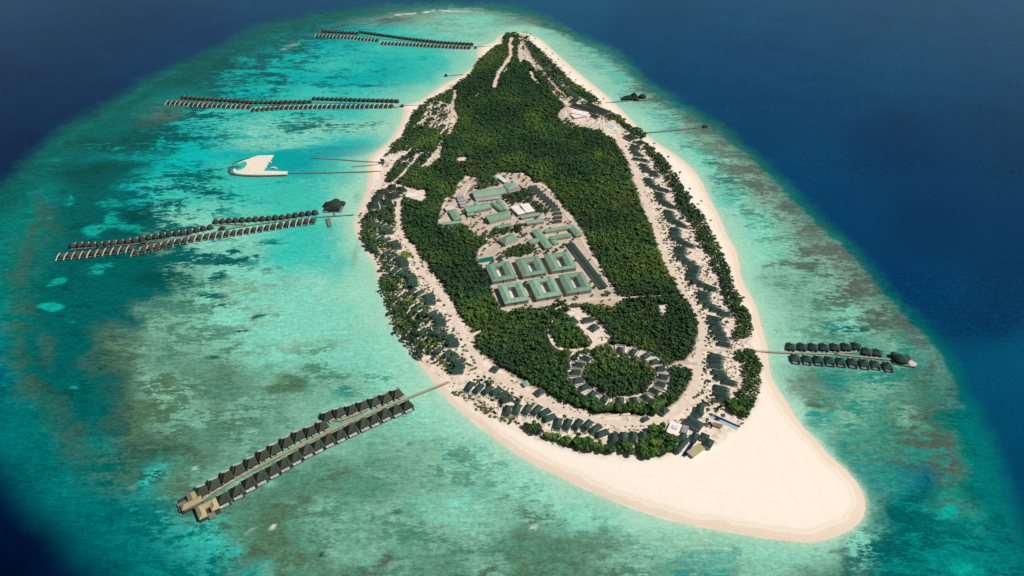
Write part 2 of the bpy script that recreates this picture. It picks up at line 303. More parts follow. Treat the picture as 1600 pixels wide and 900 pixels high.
# soft-edged sand holes and coral heads: x, y, half-width, half-height (as seen), tilt in degrees, tone, strength
SPOTS=[(107,312,10,6,-20,'A',.9),(172,315,20,9,-10,'A',.8),(175,340,9,16,25,'A',.9),(147,362,18,9,-15,'A',.85),(200,353,24,10,5,'A',.8),
(155,417,20,10,-10,'A',.8),(90,440,14,5,-20,'A',.8),(82,480,17,7,0,'A',1),(112,505,7,4,0,'A',.7),(117,602,7,5,0,'A',.8),(180,228,60,6,0,'A',.3),(115,400,9,5,0,'h',.5),
(212,335,24,12,0,'i',.8),(240,435,40,12,0,'i',.5),(422,380,25,5,-4,'j',.55),(367,393,10,3.5,-5,'h',.8),(397,399,6,2.5,0,'h',.8),(355,410,24,6,-12,'h',.7),(337,432,20,6,-10,'h',.7),
(430,420,30,5,-8,'e',.5),(507,132,14,4.5,0,'j',.8),(430,130,18,4,0,'h',.8),(422,116,10,2.5,5,'h',.7),(485,89,13,2,0,'h',.7),(477,96,9,2.5,0,'h',.7),(405,104,8,4,0,'h',.7),
(575,134,16,2.2,0,'j',.8),(540,147,8,2,0,'h',.7),(587,195,22,6,0,'j',.6),(450,195,28,6,0,'j',.7),(460,205,22,4,0,'h',.4),(405,119,30,7,0,'h',.5),(414,90,25,6,0,'h',.5),(440,285,12,2.5,0,'j',.7),
(1075,227,21,4,-20,'e',.9),(1110,253,22,5,-5,'h',.55),(1120,280,24,8,10,'h',.5),(1135,300,22,14,0,'A',.35),(1115,290,16,5,0,'h',.5),(1130,315,16,8,0,'b',.6),(1167,330,15,5,-5,'e',.9),(1140,336,12,3,0,'e',.7),
(1187,355,24,5,0,'e',.7),(1195,377,26,4,0,'e',.8),(1150,398,14,2,0,'e',.6),(1240,415,42,6,4,'g',.7),(1197,419,5,2.5,0,'D',.7),(1245,452,20,4,8,'g',.5),(1325,517,26,6,-3,'h',.6),(1300,508,15,8,0,'j',.5),(1215,517,13,4,-10,'g',.8),
(1120,353,8,1.5,0,'e',.7),(1250,612,30,15,25,'f',.95),(1300,594,20,14,0,'j',.8),(1262,632,20,5,10,'D',.6),(1270,648,14,4,0,'J',.9),(1345,590,50,14,0,'t',.4),
(1240,640,4,8,-30,'k',.6),(1135,862,32,16,10,'J',1),(1092,866,15,11,0,'J',.8),(1090,846,22,2.5,5,'J',.8),(1130,892,22,6,0,'J',.6),
(1482,800,15,11,0,'A',.6),(1470,772,12,8,20,'A',.5),(1340,845,22,22,20,'c',.7),(1510,890,30,10,10,'A',.4),(1300,862,26,12,-15,'D',.45),(1330,835,12,6,30,'D',.4),
(475,780,16,10,0,'f',.7),(570,765,40,14,-10,'e',.8),(595,875,26,9,-8,'g',.7),(503,867,6,4,0,'D',.8),(640,840,25,14,0,'e',.6),(620,800,9,5,0,'f',.6),(700,740,50,10,25,'e',.45),(720,710,45,9,35,'e',.5),
(560,870,40,14,0,'d',.4),(700,800,60,22,10,'c',.4),(780,720,30,7,45,'t',.5),(860,735,40,4,25,'t',.4),(420,755,10,4,0,'c',.4),
(305,733,5,4,0,'s',.7),(204,762,6,3,-20,'v',.9),(833,825,6,5,0,'w',.4),(390,830,9,3,-30,'v',.6),(428,823,4,2.5,-30,'w',.8),(395,827,8,2,-30,'v',.7),
(240,805,14,6,-25,'b',.5),(340,860,36,14,10,'b',.5),(180,560,14,8,0,'g',.5),(190,540,30,30,0,'f',.35),(75,545,12,24,-10,'g',.45),(150,560,14,30,10,'g',.4),(90,640,22,18,30,'g',.4),
(40,400,10,60,15,'g',.45),(65,330,12,25,-15,'g',.45),(120,690,14,26,20,'g',.35),(620,470,3,14,0,'v',.3),
(690,560,20,14,0,'v',.3),(555,400,4,26,12,'v',.55),(558,308,5,9,0,'v',.6),(550,295,2,14,35,'t',.5),(585,590,22,8,0,'t',.5),(540,610,25,8,0,'t',.5),(440,495,20,8,0,'e',.35),(440,605,40,7,-8,'f',.6),(360,545,30,5,-15,'e',.7),(330,463,22,4,0,'h',.7),
(380,518,18,2.2,0,'h',.8),(330,558,12,3,0,'i',.5),(490,575,14,6,0,'e',.6),(400,495,14,3,-12,'h',.7),(345,478,10,3,0,'i',.6),
(640,25,60,5,-8,'v',.4),(606,31,24,4,-5,'g',.6),(455,72,18,3,-20,'v',.6),(780,48,55,6,0,'s',.45),(860,42,40,5,15,'g',.5),(890,85,20,4,15,'g',.4),(1000,140,26,6,20,'g',.4),
(700,155,30,3,0,'c',.4),(970,118,30,5,10,'b',.5),(300,60,40,3,-35,'A',.25),(360,80,30,2.5,-25,'A',.5),(250,125,30,3,-35,'A',.5),(210,147,40,3,-35,'A',.6),(150,190,40,5,-25,'A',.5),(110,215,30,5,-30,'A',.4),
(395,97,12,3,0,'A',.8),(375,110,20,2,0,'A',.7),(395,130,22,6,0,'A',.7),(340,140,20,2,0,'A',.6),(250,210,12,7,10,'A',.6),(80,250,14,3,0,'A',.6),(235,193,24,7,-10,'g',.4),(60,300,16,3,-3,'A',.4),(75,342,32,3,-6,'A',.4)]
CHANNEL=[(426,238),(470,231),(520,228),(560,227),(600,226),(590,236),(566,243),(540,246),(490,247),(476,249),(470,258),(460,268),(436,267),(411,263),(405,250),(418,240)]
OCEAN=[(0,0,0,50,98),(200,50,0,44,90),(0,150,0,36,80),(100,180,0,38,82),(20,230,0,30,72),(300,60,0,48,96),(400,0,0,58,106),(600,-30,0,66,112),(1000,50,0,60,106),(1200,0,0,64,112),
(1600,0,0,62,112),(900,0,0,70,116),(1200,100,0,58,106),(1400,100,0,62,108),(1600,100,0,58,104),(1200,200,0,54,100),(1400,220,0,44,88),(1600,220,0,46,88),(1250,260,0,56,106),(1330,340,0,52,102),
(1450,350,0,44,88),(1600,400,0,45,90),(1430,440,0,50,100),(1550,500,0,46,92),(1530,580,0,68,112),(1600,560,0,70,114),(1600,650,0,64,108),(1600,750,0,58,102),(1600,830,0,48,90),
(0,770,0,20,60),(50,850,0,14,48),(0,900,0,9,38),(130,890,0,26,64),(-50,400,0,62,92)]
def build_sea():
    xs=np.concatenate([[-30000,-12000,-6000,-4000,-3000,-2500],np.arange(-2250,2251,5.5),[2500,3000,4000,6000,12000,30000]])
    ys=np.concatenate([[-4000,-1000,0,200,330],np.arange(380,1000,3.6),np.arange(1000,2000,5),np.arange(2000,3100,8),[3200,3500,4000,6000,12000,40000]])
    X,Y=np.meshgrid(xs,ys); x=X.ravel(); y=Y.ravel()
    yc=np.maximum(y,300.0); px,py=proj(x,yc); px=np.clip(px,-250,1850); py=np.clip(py,-30,900)
    # wobble the look-up so that tones meet along irregular edges
    s=np.clip((py+350)/800,.3,1.6)
    wx=(fbm(x/45,y/45,4)-.5)*60*s; wy=(fbm(x/45+50,y/45+9,4)-.5)*30*s*s
    A=lookup(px+wx,py+wy); base=A[:,:3].copy(); pat=A[:,3:6].copy(); cov=A[:,6].copy()
    jx=(fbm(x/16+3,y/16,4)-.5); jy=(fbm(x/16+33,y/16+8,4)-.5)
    for cx,cy,rx,ry,an,c,k in SPOTS:
        if cx<260 and c=='g': c='q'
        sel=np.abs(px-cx)<rx*2.6+ry*2.6; sel&=np.abs(py-cy)<ry*2.6+rx*1.6
        if not sel.any(): continue
        dx=px[sel]-cx; dy=py[sel]-cy; a=R(an); ca,sa=math.cos(a),math.sin(a)
        d=np.hypot((dx*ca+dy*sa)/rx+jx[sel]*1.3,(-dx*sa+dy*ca)/ry+jy[sel]*1.3)
        m=smooth(1.5,.5,d)*k; m1=np.clip(m*1.6,0,1)[:,None]
        if c in 'AbcsawHvd':
            base[sel]=base[sel]*(1-m1)+PALL[c]*m1; cov[sel]=cov[sel]*(1-m)+(.38 if cx<300 else .24)*m
        else:
            pat[sel]=pat[sel]*(1-m1)+PALL[c]*m1; cov[sel]=cov[sel]*(1-m)+.80*m
    m=smooth(-3,2.5,sdist(CHANNEL,px,py)+jx*4)[:,None]*.9
    base=base*(1-m)+PALL['H']*m; pat=pat*(1-m)+PALL['H']*m
    # beach shallows: pale tint close to the shore
    near=(np.abs(x)<1300)&(y>300)&(y<3000); dsh=np.full(len(x),400.0); dsh[near]=dline(SHORE_W[::2],x[near],y[near],True)
    sc=18+26*fbm(x/120,y/120,2)
    wq=smooth(1215,1262,px)*smooth(610,660,py)*(1-smooth(815,868,py)*smooth(1345,1290,px)); sc=sc*(1-wq)+4*wq
    m=(np.exp(-dsh/sc)*.85)[:,None]; pale=lin((172,220,190))
    base=base*(1-m)+pale*m; pat=pat*(1-m)+pale*m; cov=cov*(1-m[:,0])
    m=(np.exp(-dsh/4.0)*.75)[:,None]; pale=lin((215,225,198)); base=base*(1-m)+pale*m
    # reef slope and drop-off
    e=sdist(REEF,px,py)+jx*10+(fbm(x/60,y/60,3)-.5)*8
    wid=np.interp(py,[0,50,200,450,700,900],[5,8,12,16,22,30])*np.where((px<400)&(py>600),1.9,1)*np.where((px<400)&(py<400),1.2,1)
    rt_=(px>700); m=smooth(wid*np.where(rt_,2.3,3.6),wid*np.where(rt_,1.1,1.2),e)[:,None]*.88; slope=lin((0,112,100))*np.where(px<600,.85,1)[:,None]
    slope=np.where((py>620)[:,None],lin((0,118,116)),slope)
    base=base*(1-m)+slope*m; pat=pat*(1-m)+slope*m*.75
    bnd=(px>860)&(py<640)&(py>60); g1=smooth(8,14,e)*smooth(62,26,e)*bnd*np.interp(py,[60,200,400,560,640],[.3,.8,1,.7,.3])
    g1=g1[:,None]*.8; pat=pat*(1-g1)+lin((104,112,98))*g1; cov=cov*(1-g1[:,0])+.62*g1[:,0]; base=base*(1-g1*.7)+lin((136,172,150))*g1*.7
    O=np.array(OCEAN,float); w=1/(((px[:,None]-O[:,0])**2+((py[:,None]-O[:,1])*1.3)**2)/900+1.0)**1.6
    oc=(w@lin(O[:,2:]))/w.sum(1)[:,None]*np.array([1,1.36,1.0])
    m=smooth(wid*1.0,-wid*1.1,e)[:,None]
    base=base*(1-m)+oc*m; pat=pat*(1-m)+oc*.93*m
    # outer breakers on the far reef rim
    foam=dline([(618,24),(650,20.5),(690,17.5),(727,17.5),(740,19),(756,21)],px,py)
    m=(smooth(1.5,.3,foam+(fbm(x/22,y/9,4)-.45)*5.5)*.9)[:,None]; base=base*(1-m)+lin((245,240,235))*m; cov=cov*(1-m[:,0])
    nx,ny=len(xs),len(ys); I=np.arange(nx*ny).reshape(ny,nx)
    F=np.stack([I[:-1,:-1],I[:-1,1:],I[1:,1:],I[1:,:-1]],-1).reshape(-1,4)
    o=fastmesh('sea',np.stack([x,y,np.zeros_like(x)],1),F,None,4)
    me=o.data
    for nm,c in (('water_tone',base),('reef_tone',pat)):
        at=me.attributes.new(nm,'FLOAT_COLOR','POINT'); at.data.foreach_set('color',np.concatenate([c,np.ones((len(c),1))],1).astype(np.float32).ravel())
    at=me.attributes.new('reef_cover','FLOAT','POINT'); at.data.foreach_set('value',cov.astype(np.float32))
    me.polygons.foreach_set('use_smooth',np.ones(len(me.polygons),bool))
    m=bpy.data.materials.new('sea_water'); m.use_nodes=True; t=m.node_tree; N=t.nodes; Lk=t.links; b=N['Principled BSDF']
    a1=N.new('ShaderNodeAttribute'); a1.attribute_name='water_tone'; a2=N.new('ShaderNodeAttribute'); a2.attribute_name='reef_tone'; a3=N.new('ShaderNodeAttribute'); a3.attribute_name='reef_cover'
    g=N.new('ShaderNodeNewGeometry'); mp=N.new('ShaderNodeMapping'); mp.inputs['Rotation'].default_value=(0,0,R(-8)); mp.inputs['Scale'].default_value=(.42,1,1); Lk.new(g.outputs['Position'],mp.inputs[0])
    def noise(sc,det,ro,src=mp.outputs[0],dist=0):
        n=N.new('ShaderNodeTexNoise'); n.inputs['Scale'].default_value=sc; n.inputs['Detail'].default_value=det; n.inputs['Roughness'].default_value=ro; n.inputs['Distortion'].default_value=dist
        Lk.new(src,n.inputs[0]); return n.outputs[0]
    def math_(op,a,b_,c=None,clamp=False):
        n=N.new('ShaderNodeMath'); n.operation=op; n.use_clamp=clamp
        for i,v in enumerate((a,b_,c)):
            if v is None: continue
            if isinstance(v,(int,float)): n.inputs[i].default_value=v
            else: Lk.new(v,n.inputs[i])
        return n.outputs[0]
    na=noise(1/42,5,.6); nb=noise(1/12,4,.7); nc=noise(1/5.2,5,.8); n1=math_('ADD',math_('MULTIPLY',na,.34),math_('ADD',math_('MULTIPLY',nb,.32),math_('MULTIPLY',nc,.34)))
    # cover 0..1 against noise centred on .5
    f=math_('MULTIPLY_ADD',math_('SUBTRACT',math_('MULTIPLY_ADD',a3.outputs['Fac'],.17,.415),n1),34.0,.5,True)
    n2=noise(1/6.5,5,.8); n4=noise(1/2.4,3,.7); v=math_('MULTIPLY_ADD',n2,2.0,0.0); v=math_('MULTIPLY',v,math_('MULTIPLY_ADD',n4,1.3,.35))
    n3=noise(1/140,5,.6,g.outputs['Position']); v2=math_('MULTIPLY_ADD',n3,.6,.70); v=math_('MULTIPLY',v,v2); v=math_('MULTIPLY_ADD',math_('SUBTRACT',v,1.0),math_('MULTIPLY_ADD',a3.outputs['Fac'],1.5,.3,True),1.0)
    mx=N.new('ShaderNodeMix'); mx.data_type='RGBA'; Lk.new(f,mx.inputs[0]); Lk.new(a1.outputs['Color'],mx.inputs[6]); Lk.new(a2.outputs['Color'],mx.inputs[7])
    hv=N.new('ShaderNodeHueSaturation'); Lk.new(v,hv.inputs['Value']); Lk.new(mx.outputs[2],hv.inputs['Color'])
    ml=N.new('ShaderNodeMix'); ml.data_type='RGBA'; ml.blend_type='MULTIPLY'; ml.inputs[0].default_value=1; ml.inputs[7].default_value=(SEA_K*.94,SEA_K*.99,SEA_K*.99,1)
    Lk.new(hv.outputs[0],ml.inputs[6]); Lk.new(ml.outputs[2],b.inputs[0])
    b.inputs['Roughness'].default_value=.16; b.inputs['IOR'].default_value=1.14; b.inputs['Specular IOR Level'].default_value=.5; b.inputs['Specular Tint'].default_value=(.55,.85,1,1)
    w1=noise(1/7,4,.6,g.outputs['Position']); bp=N.new('ShaderNodeBump'); bp.inputs['Distance'].default_value=1.1; bp.inputs['Strength'].default_value=1
    Lk.new(w1,bp.inputs['Height']); Lk.new(bp.outputs[0],b.inputs['Normal'])
    me.materials.append(m); tag(o,kind='structure'); return o
SEA_K=.80
build_sea()

# ------------------------------------------------------------------ the island ground
VEG=[(790,55),(778,68),(765,85),(748,100),(740,112),(722,124),(700,135),(688,147),(665,160),(652,172),(640,186),(640,200),(625,215),(612,225),
(602,240),(598,255),(590,285),(575,310),(567,330),(563,350),(572,385),(590,400),(598,420),(597,440),(602,465),(612,500),(626,528),(650,560),(668,575),
(690,592),(705,608),(725,626),(745,642),(770,655),(800,668),(825,682),(850,692),(880,703),(910,712),(960,716),(1000,722),(1050,716),(1085,712),(1110,700),(1150,672),
(1170,655),(1186,625),(1189,590),(1182,560),(1177,530),(1170,505),(1160,480),(1150,460),(1141,440),(1136,420),(1125,400),(1120,380),(1108,360),
(1090,340),(1080,320),(1065,295),(1055,275),(1040,258),(1020,240),(1000,215),(985,205),(960,180),(940,163),(915,143),(895,127),(880,110),(865,95),
(850,80),(835,68),(815,57)]
FOREST=[(803,92),(792,110),(782,122),(768,112),(745,105),(728,124),(705,138),(714,150),(710,168),(717,185),(705,208),(690,226),(690,245),(672,262),(640,270),
(628,292),(660,300),(655,312),(632,312),(628,350),(632,375),(648,385),(655,400),(668,415),(690,445),(715,485),(735,515),(748,550),(775,572),
(815,597),(850,614),(890,634),(930,648),(1000,652),(1035,645),(1060,628),(1078,600),(1080,578),(1050,573),(1058,565),(1072,565),(1082,548),(1093,520),(1092,495),(1073,470),(1048,435),
(1033,400),(1022,372),(1008,335),(995,300),(985,270),(978,250),(962,222),(940,208),(900,198),(875,182),(885,168),(868,152),(855,132),(838,112),(828,98)]
COMPOUND=[(684,352),(690,330),(695,312),(712,306),(716,290),(728,277),(745,280),(760,290),(780,272),(820,272),(832,284),(835,292),(845,285),(862,300),(880,325),
(900,345),(915,372),(925,395),(940,420),(955,448),(972,470),(960,485),(940,478),(905,478),(880,472),(860,478),(850,492),(828,483),(800,487),(782,487),(770,455),(755,420),(748,412),(748,392),(765,380),(757,372),(738,368),(727,352),(705,358)]
ROADS=[([(985,212),(975,205),(968,216),(975,232),(985,248),(993,270),(1003,300),(1016,335),(1028,372),(1038,402),(1054,436),(1068,460),(1085,484),(1096,510),(1097,535),(1090,562),(1087,595),(1079,620),(1062,640),(1040,655)],11),
([(1062,640),(1040,655),(1010,661),(975,663),(940,660),(900,650),(862,634),(830,620),(800,603),(770,585),(748,573),(737,548),(722,522),(704,488),(688,458),(668,436),(655,418),(650,402),(640,385),(628,370),(624,345),(622,330),(624,315)],10),
([(733,527),(752,519)],7),([(745,572),(722,585),(700,602)],6),
([(895,580),(890,562),(900,548),(925,545),(945,541),(975,543),(1003,552),(1020,568),(1030,585),(1028,605),(1010,620),(985,626),(950,628),(925,620),(905,605),(895,580)],6),
([(900,548),(870,548),(855,520),(868,500)],6),([(925,545),(935,525),(925,508),(905,490),(890,480)],9),([(865,485),(905,470),(960,467),(1060,462)],3),
([(1030,585),(1060,568),(1090,570)],7),([(942,660),(950,650),(985,648)],4),([(1096,548),(1130,548),(1175,549)],5),
([(800,60),(797,75),(799,88),(790,102),(782,112),(776,125),(772,138)],13),([(812,78),(813,92),(815,100)],10),([(815,68),(825,80),(833,95),(842,105),(852,118),(862,130),(875,145),(890,155),(893,165),(880,172),(874,182),(883,195),(895,200)],11),
([(828,112),(835,125),(842,132)],12),([(930,195),(935,200)],10),([(960,190),(980,208)],12),
([(712,142),(708,165),(708,180),(700,195),(690,212)],7),([(668,175),(665,190),(655,195),(645,205)],4),([(720,160),(745,152),(752,140)],2.5),([(780,138),(790,120),(800,95)],0.1),
([(705,258),(722,248)],3),([(660,240),(640,262),(625,280),(612,290)],5),([(655,235),(648,252),(630,255),(622,245)],3.5),([(620,250),(600,275),(590,300)],8),([(735,288),(728,300),(722,312)],4),
([(590,300),(575,330),(565,345)],8),([(583,382),(600,400)],4),([(820,290),(840,288),(850,292),(865,305),(880,330),(895,350),(915,385),(935,420),(960,455),(970,472)],5)]
DROAD=[(Wn(P)[:,:2],w) for P,w in ROADS]
CLEAR=[[(600,252),(610,243),(624,241),(620,250),(606,260)],[(1030,478),(1042,478),(1040,490),(1032,495)],[(886,184),(900,174),(926,180),(922,188),(905,188)],[(944,192),(962,192),(972,202),(966,208)],
[(715,248),(730,246),(728,256),(716,254)],[(884,490),(905,481),(922,494),(938,507),(955,525),(950,537),(925,541),(912,522),(896,506)],[(640,300),(665,298),(668,315),(640,316)]]
RL=[(370,402),(447,412),(520,436),(572,470),(608,510),(625,558),(612,600),(574,642),(522,682),(452,700),(366,700),(280,688),(208,660),(158,620),(122,578),(112,530),(130,486),(172,450)]
RINGP=np.array([W(870+a/3.75,440+b/3.75,4)[:2] for a,b in RL])
def build_island():
    P=SHORE_W; x0,x1=P[:,0].min()-30,P[:,0].max()+30; y0,y1=P[:,1].min()-30,P[:,1].max()+30
    st=4.5; xs=np.arange(x0,x1,st); ys=np.arange(y0,y1,st); X,Y=np.meshgrid(xs,ys); x=X.ravel(); y=Y.ravel()
    d=dline(P,x,y,True); ins=inside(P,x,y); s=np.where(ins,d,-d)
    z=np.clip(s*.07,-1.2,99); z=np.where(s>0,1.7*(1-np.exp(-s/16)),z)
    z=z+np.where(s>8,(fbm(x/25,y/25,3)-.5)*.5*np.clip((s-8)/20,0,1),0)
    keep=s>-14
    px,py=proj(x,y); inl=smooth(-3,4,sdist(VEG,px,py)+(fbm(x/18,y/18,3)-.5)*10)
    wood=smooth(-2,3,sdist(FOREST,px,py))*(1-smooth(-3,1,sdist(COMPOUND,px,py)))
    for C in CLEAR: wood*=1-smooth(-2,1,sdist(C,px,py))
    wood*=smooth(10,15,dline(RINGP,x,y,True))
    ny,nx=X.shape; I=np.arange(nx*ny).reshape(ny,nx)
    F=np.stack([I[:-1,:-1],I[:-1,1:],I[1:,1:],I[1:,:-1]],-1).reshape(-1,4); F=F[keep[F].all(1)]
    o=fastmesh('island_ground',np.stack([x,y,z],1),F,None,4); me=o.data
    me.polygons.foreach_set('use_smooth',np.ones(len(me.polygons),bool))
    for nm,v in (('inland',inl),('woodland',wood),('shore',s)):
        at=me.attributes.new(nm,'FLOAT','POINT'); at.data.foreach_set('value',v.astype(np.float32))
    m=bpy.data.materials.new('coral_sand'); m.use_nodes=True; t=m.node_tree; N=t.nodes; L=t.links; b=N['Principled BSDF']
    b.inputs['Roughness'].default_value=.95; b.inputs['Specular IOR Level'].default_value=.1
    def att(n): a=N.new('ShaderNodeAttribute'); a.attribute_name=n; return a.outputs['Fac']
    g=N.new('ShaderNodeNewGeometry')
    def noise(sc,det,dist=0):
        n=N.new('ShaderNodeTexNoise'); n.inputs['Scale'].default_value=sc; n.inputs['Detail'].default_value=det; n.inputs['Roughness'].default_value=.65; n.inputs['Distortion'].default_value=dist; L.new(g.outputs['Position'],n.inputs[0]); return n.outputs[0]
    def ramp(src,els):
        r=N.new('ShaderNodeValToRGB'); e=r.color_ramp.elements
        e[0].position,e[0].color=els[0][0],els[0][1]+(1,); e[1].position,e[1].color=els[-1][0],els[-1][1]+(1,)
        for p,c in els[1:-1]: k=e.new(p); k.color=c+(1,)
        L.new(src,r.inputs[0]); return r.outputs[0]
    def mix(f,a,b_):
        n=N.new('ShaderNodeMix'); n.data_type='RGBA'; L.new(f,n.inputs[0]); L.new(a,n.inputs[6]); L.new(b_,n.inputs[7]); return n.outputs[2]
    # distance from the waterline gives damp, tan and dry sand
    wob=N.new('ShaderNodeMath'); wob.operation='MULTIPLY_ADD'; wob.inputs[1].default_value=16; L.new(noise(1/30,4,.5),wob.inputs[0]); L.new(att('shore'),wob.inputs[2])
    sc=N.new('ShaderNodeMath'); sc.operation='MULTIPLY'; sc.inputs[1].default_value=1/60; L.new(wob.outputs[0],sc.inputs[0])
    sand=ramp(sc.outputs[0],[(0.0,(.66,.56,.43)),(.12,(.69,.56,.43)),(.30,(.71,.585,.455)),(.34,(.78,.68,.555)),(.40,(.75,.64,.505)),(.46,(.80,.705,.585)),(.6,(.815,.725,.61)),(1.0,(.82,.73,.62))])
    inl_c=ramp(noise(1/9,6),[(.30,(.38,.29,.20)),(.44,(.62,.505,.39)),(.58,(.76,.65,.52)),(.75,(.82,.72,.60))])
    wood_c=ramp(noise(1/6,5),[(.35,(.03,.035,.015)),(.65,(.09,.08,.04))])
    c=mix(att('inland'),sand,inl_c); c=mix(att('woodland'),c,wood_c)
    tl=N.new('ShaderNodeMath'); tl.operation='MULTIPLY_ADD'; tl.inputs[1].default_value=26; L.new(noise(1/55,5,.4),tl.inputs[0]); L.new(att('shore'),tl.inputs[2])
    cb=N.new('ShaderNodeCombineXYZ'); L.new(tl.outputs[0],cb.inputs[0]); nb_=N.new('ShaderNodeTexNoise'); nb_.inputs['Scale'].default_value=.16; nb_.inputs['Detail'].default_value=6; nb_.inputs['Roughness'].default_value=.7; L.new(cb.outputs[0],nb_.inputs[0])
    tv=N.new('ShaderNodeMath'); tv.operation='MULTIPLY_ADD'; tv.inputs[1].default_value=.20; tv.inputs[2].default_value=.895; L.new(nb_.outputs[0],tv.inputs[0])
    th=N.new('ShaderNodeHueSaturation'); L.new(tv.outputs[0],th.inputs['Value']); L.new(c,th.inputs['Color']); c=th.outputs[0]
    n2=noise(1/3,4); v=N.new('ShaderNodeMath'); v.operation='MULTIPLY_ADD'; v.inputs[1].default_value=.12; v.inputs[2].default_value=.94; L.new(n2,v.inputs[0])
    h=N.new('ShaderNodeHueSaturation'); L.new(v.outputs[0],h.inputs['Value']); L.new(c,h.inputs['Color']); L.new(h.outputs[0],b.inputs[0])
    bp=N.new('ShaderNodeBump'); bp.inputs['Distance'].default_value=.35; L.new(noise(1/8,4),bp.inputs['Height']); L.new(bp.outputs[0],b.inputs['Normal'])
    me.materials.append(m); tag(o,kind='structure')
    return xs,ys,z.reshape(ny,nx)
IX,IY,IZ=build_island()
def gz(x,y):
    i=np.clip(np.searchsorted(IX,x)-1,0,len(IX)-2); j=np.clip(np.searchsorted(IY,y)-1,0,len(IY)-2)
    fx=(x-IX[i])/(IX[i+1]-IX[i]); fy=(y-IY[j])/(IY[j+1]-IY[j])
    return IZ[j,i]*(1-fx)*(1-fy)+IZ[j,i+1]*fx*(1-fy)+IZ[j+1,i]*(1-fx)*fy+IZ[j+1,i+1]*fx*fy

M['road']=mat('packed_sand_road',(.56,.44,.345),.95,.1,.12,alt=(.66,.545,.44),coord='Object')
M['yard']=mat('compound_sand',(.48,.375,.28),.95,.1,.05,alt=(.64,.53,.42),coord='Object')
def ribbon(P,w,dz,jit=.18,step=7):
    P=chaikin(P,2,False); seg=np.hypot(*np.diff(P,axis=0).T); s=np.concatenate([[0],np.cumsum(seg)]); n=max(3,int(s[-1]/step))
    t=np.linspace(0,s[-1],n); X=np.interp(t,s,P[:,0]); Y=np.interp(t,s,P[:,1]); T=np.gradient(np.stack([X,Y],1),axis=0); T/=np.linalg.norm(T,axis=1)[:,None]+1e-9
    Nn=np.stack([-T[:,1],T[:,0]],1); V=[];F=[]
    for k in range(n):
        for q in (-1,-.34,.34,1):
            ww=w/2*(1+(jit*random.uniform(-1,1) if abs(q)==1 else 0))*q; x=X[k]+Nn[k,0]*ww; y=Y[k]+Nn[k,1]*ww
            V.append((x,y,max(gz(x,y),0)+dz))
        if k:
            for c in range(3): a=(k-1)*4+c; F.append((a,a+4,a+5,a+1))
    return V,F
for i,(P,w) in enumerate(DROAD):
    if w<1: continue
    V,F=ribbon(P,w,.10+.012*i); tag(obj('sand_road' if w>5.5 else 'sand_path',V,F,M['road']),kind='structure')
# the yard of the staff compound
def patch(name,poly,m,dz,kind='structure',step=6,jit=4):
    P=Wn(poly)[:,:2]; P=chaikin(P,1); x0,y0=P.min(0); x1,y1=P.max(0); X,Y=np.meshgrid(np.arange(x0,x1+step,step),np.arange(y0,y1+step,step)); x=X.ravel();y=Y.ravel()
    s=sdist(P,x,y)+(fbm(x/9,y/9,3)-.5)*jit; ny,nx=X.shape; I=np.arange(nx*ny).reshape(ny,nx)
    F=np.stack([I[:-1,:-1],I[:-1,1:],I[1:,1:],I[1:,:-1]],-1).reshape(-1,4); F=F[(s[F]>0).all(1)]
    if len(F)==0: return None
    z=np.maximum(gz(x,y),0)+dz; o=fastmesh(name,np.stack([x,y,z],1),F,m,4)
    return tag(o,kind=kind)
patch('compound_yard',COMPOUND,M['yard'],.07,step=4)

# surf line along the southern and eastern beaches
M['foam']=mat('foam',(.70,.66,.58),.6,.3)
def foam_strip(a,b,w):
    P=SHORE_W; d=[np.argmin(np.hypot(*(P-np.array(W(*q)[:2])).T)) for q in (a,b)]
    Q=P[min(d):max(d)+1]; n=len(Q); V=[];F=[]
    T=np.gradient(Q,axis=0); T/=np.linalg.norm(T,axis=1)[:,None]; Nn=np.stack([-T[:,1],T[:,0]],1)
    seg=np.concatenate([[0],np.cumsum(np.hypot(*np.diff(Q,axis=0).T))]); t=np.arange(0,seg[-1],2.5)
    X=np.interp(t,seg,Q[:,0]);Y=np.interp(t,seg,Q[:,1]);NX=np.interp(t,seg,Nn[:,0]);NY=np.interp(t,seg,Nn[:,1])
    ww=w*np.clip((fbm(t/22,t*0+3,4)-.38)*3.2,0.0,1); off=(fbm(t/30,t*0+9,3)-.5)*2
    for k in range(len(t)):
        for q in (-.5,.5):
            o_=off[k]+ww[k]*q; x=X[k]+NX[k]*o_; y=Y[k]+NY[k]*o_; V.append((x,y,max(gz(x,y),0)+.06))
        if k and ww[k]>.05 and ww[k-1]>.05: a_=(k-1)*2; F.append((a_,a_+1,a_+3,a_+2))
    tag(obj('surf_foam',V,F,M['foam']),kind='structure')
foam_strip((700,627),(1290,845),2.2)

